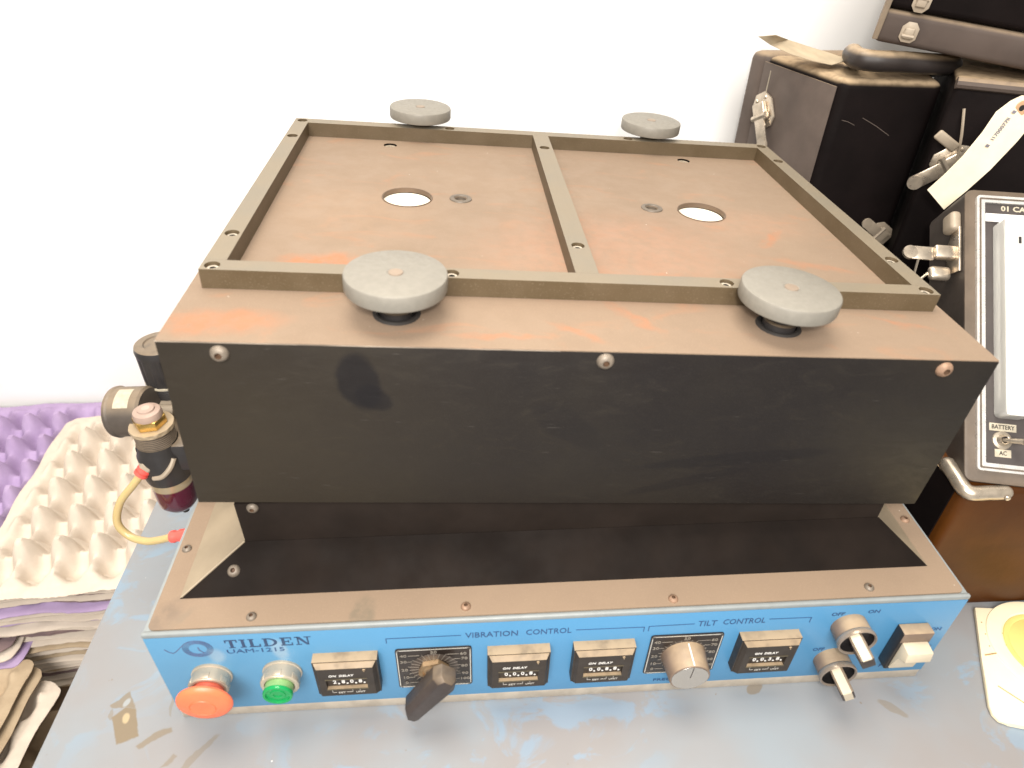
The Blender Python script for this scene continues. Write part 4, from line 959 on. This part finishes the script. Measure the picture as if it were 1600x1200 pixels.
def clear():
    t = NT('clear_acrylic'); m = t.out((.93, .92, .88), .08); t.b.inputs['Transmission Weight'].default_value = .45; t.b.inputs['IOR'].default_value = 1.49; return m
ft = finish('flow_tube', prism(rrect(.0225, .0440, .0545, MH-.0325, .003), .0014, .0185, bev=.0018), clear(), ins)
sub('tube_backing', box(.0245, .0420, .0600, MH-.0380, .0016, .0040), simple('bright_backing', (.9, .88, .84), .3, .0), ft)
sub('tube_bore', tube([(.0345, .060, .0100), (.0345, MH-.042, .0100)], .0030, 14), simple('tube_bore_white', (.85, .83, .72), .2), ft)
q = new_bm(); add_box(q, .0240, .0425, .0555, .0680, .0042, .0160, bev=.002); add_box(q, .0240, .0425, MH-.0460, MH-.0360, .0042, .0160, bev=.002); sub('tube_end_blocks', q, clear(), ft)
sub('slot', box(.0332, .0354, MH-.0560, MH-.0500, .0180, .0188), M_dark, ft)
for s, x, z, wv in (('BATTERY', .0290, .0468, .0105), ('AC', .0290, .0252, .0063)):
    lb = finish('name_strip', box(x-wv, x+wv, z-.0032, z+.0032, .0013, .0017), M_label, ins, smooth=False)
    q = new_bm(); add_text(q, s, .0050, Matrix.Translation((x, z, .0019)), sx=.86, bold=.00005); sub('lettering', q, M_dark, lb, smooth=False)
tw = finish('toggle_switch', lathe([(.0030, .0060), (.0034, .0062), (.0046, .0030), (.0050, .0026), (.0074, .0022), (.0078, .0013)], 28, Matrix.Translation((.0285, .0360, 0))), M_nickel, ins)
sub('toggle_lever', tube([(.0285, .0360, .003), (.0350, .0350, .0110), (.0380, .0345, .0140)], [.0018, .0022, .0026], 12), M_nickel, tw)
# latch and bumper on its left side
lx = -.0006
b = new_bm(); Ml = Matrix.Translation((lx, MH-.055, -.006)) 
add_prism(b, [(-.020, .0), (.022, .0), (.018, -.014), (.008, -.022), (-.006, -.022), (-.018, -.014)], -.0022, 0, Matrix(((0, 0, 1, lx), (1, 0, 0, MH-.055), (0, 1, 0, -.004), (0, 0, 0, 1))), bev=.0006)
lt = finish('latch', b, M_nickel, ins)
q = new_bm(); add_box(q, -.020, -.002, MH-.062, MH-.050, -.016, -.008, bev=.0015, seg=3)
add_box(q, -.040, -.020, MH-.0640, MH-.0515, -.0135, -.0110, bev=.001, seg=2); add_lathe(q, [(0, -.0105), (.0062, -.0108), (.0062, -.0138), (0, -.0138)], 18, Matrix.Translation((-.040, MH-.0577, 0)))
sub('lever', q, M_nickel, lt)
q = new_bm(); add_box(q, -.022, -.003, MH-.080, MH-.067, -.022, -.014, bev=.004, seg=3); sub('catch', q, M_nickel, lt)
q = new_bm(); add_tube(q, [(-.018, MH-.070, -.018), (-.030, MH-.082, -.020), (-.044, MH-.090, -.024)], .0011, 6); add_tube(q, [(-.033, MH-.064, -.012), (-.034, MH-.080, -.02)], .0011, 6); sub('bail_wire', q, M_nickel, lt)
q = new_bm(); add_box(q, -.0090, .0002, MH-.036, MH-.018, -.022, -.004, bev=.0038, seg=4); finish('corner_guard', q, M_taupe, ins)
# --- cream plastic plate lying on the table at the right
cp = empty('round_plastic_tray', (.74, .0, 0)); tag(cp, 'cream square plastic plate with a yellow round centre on the table, right of the machine', 'plastic plate')
cpi = Matrix.Translation((-.74, 0, 0))
M_cp = simple('cream_plastic', (.88, .78, .55), .35, 0, .03); M_cpy = simple('yellow_plastic', (.82, .60, .20), .35, 0, .04)
p0, p1, p2 = Vector((.7120, .0645)), Vector((.6640, -.0365)), Vector((.6720, -.0465))
out = [(.712, .0625), (.6850, .0100), (.6650, -.0300), (.6632, -.0375), (.6655, -.0435), (.6720, -.0465), (.72, -.0600), (.86, -.095), (.90, .01), (.90, .0425)]
finish('plate', prism(out, .0008, .0052, bev=.0012), M_cp, cp, matrix=cpi)
cxp, cyp = .7530, .0140
finish('raised_ring', lathe([(.0520, .0050), (.0515, .0062), (.0495, .0066), (.0440, .0064), (.0395, .0062), (.0385, .0052)], 80, Matrix.Translation((cxp, cyp, 0)) ), M_cp, cp, matrix=cpi)
finish('yellow_disc', lathe([(0, .0060), (.0320, .0060), (.0330, .0056), (.0345, .0064), (.0375, .0062), (.0382, .0050)], 80, Matrix.Translation((cxp, cyp, 0))), M_cpy, cp, matrix=cpi)
q = new_bm(); add_tube(q, [(.6900, .0135, .0055), (.7050, .0150, .0055)], .0006, 5); add_tube(q, [(.6830, -.0150, .0055), (.6990, -.0350, .0056)], .0005, 5)
for i in range(9): add_lathe(q, [(0, .0057), (.0006, .0055), (.0007, .005)], 8, Matrix.Translation((.700+.008*(i % 3)+.004*(i//3), .022+.012*(i//3), 0)))
finish('moulded_marks', q, simple('brown_marks', (.42, .27, .12), .6), cp, matrix=cpi)
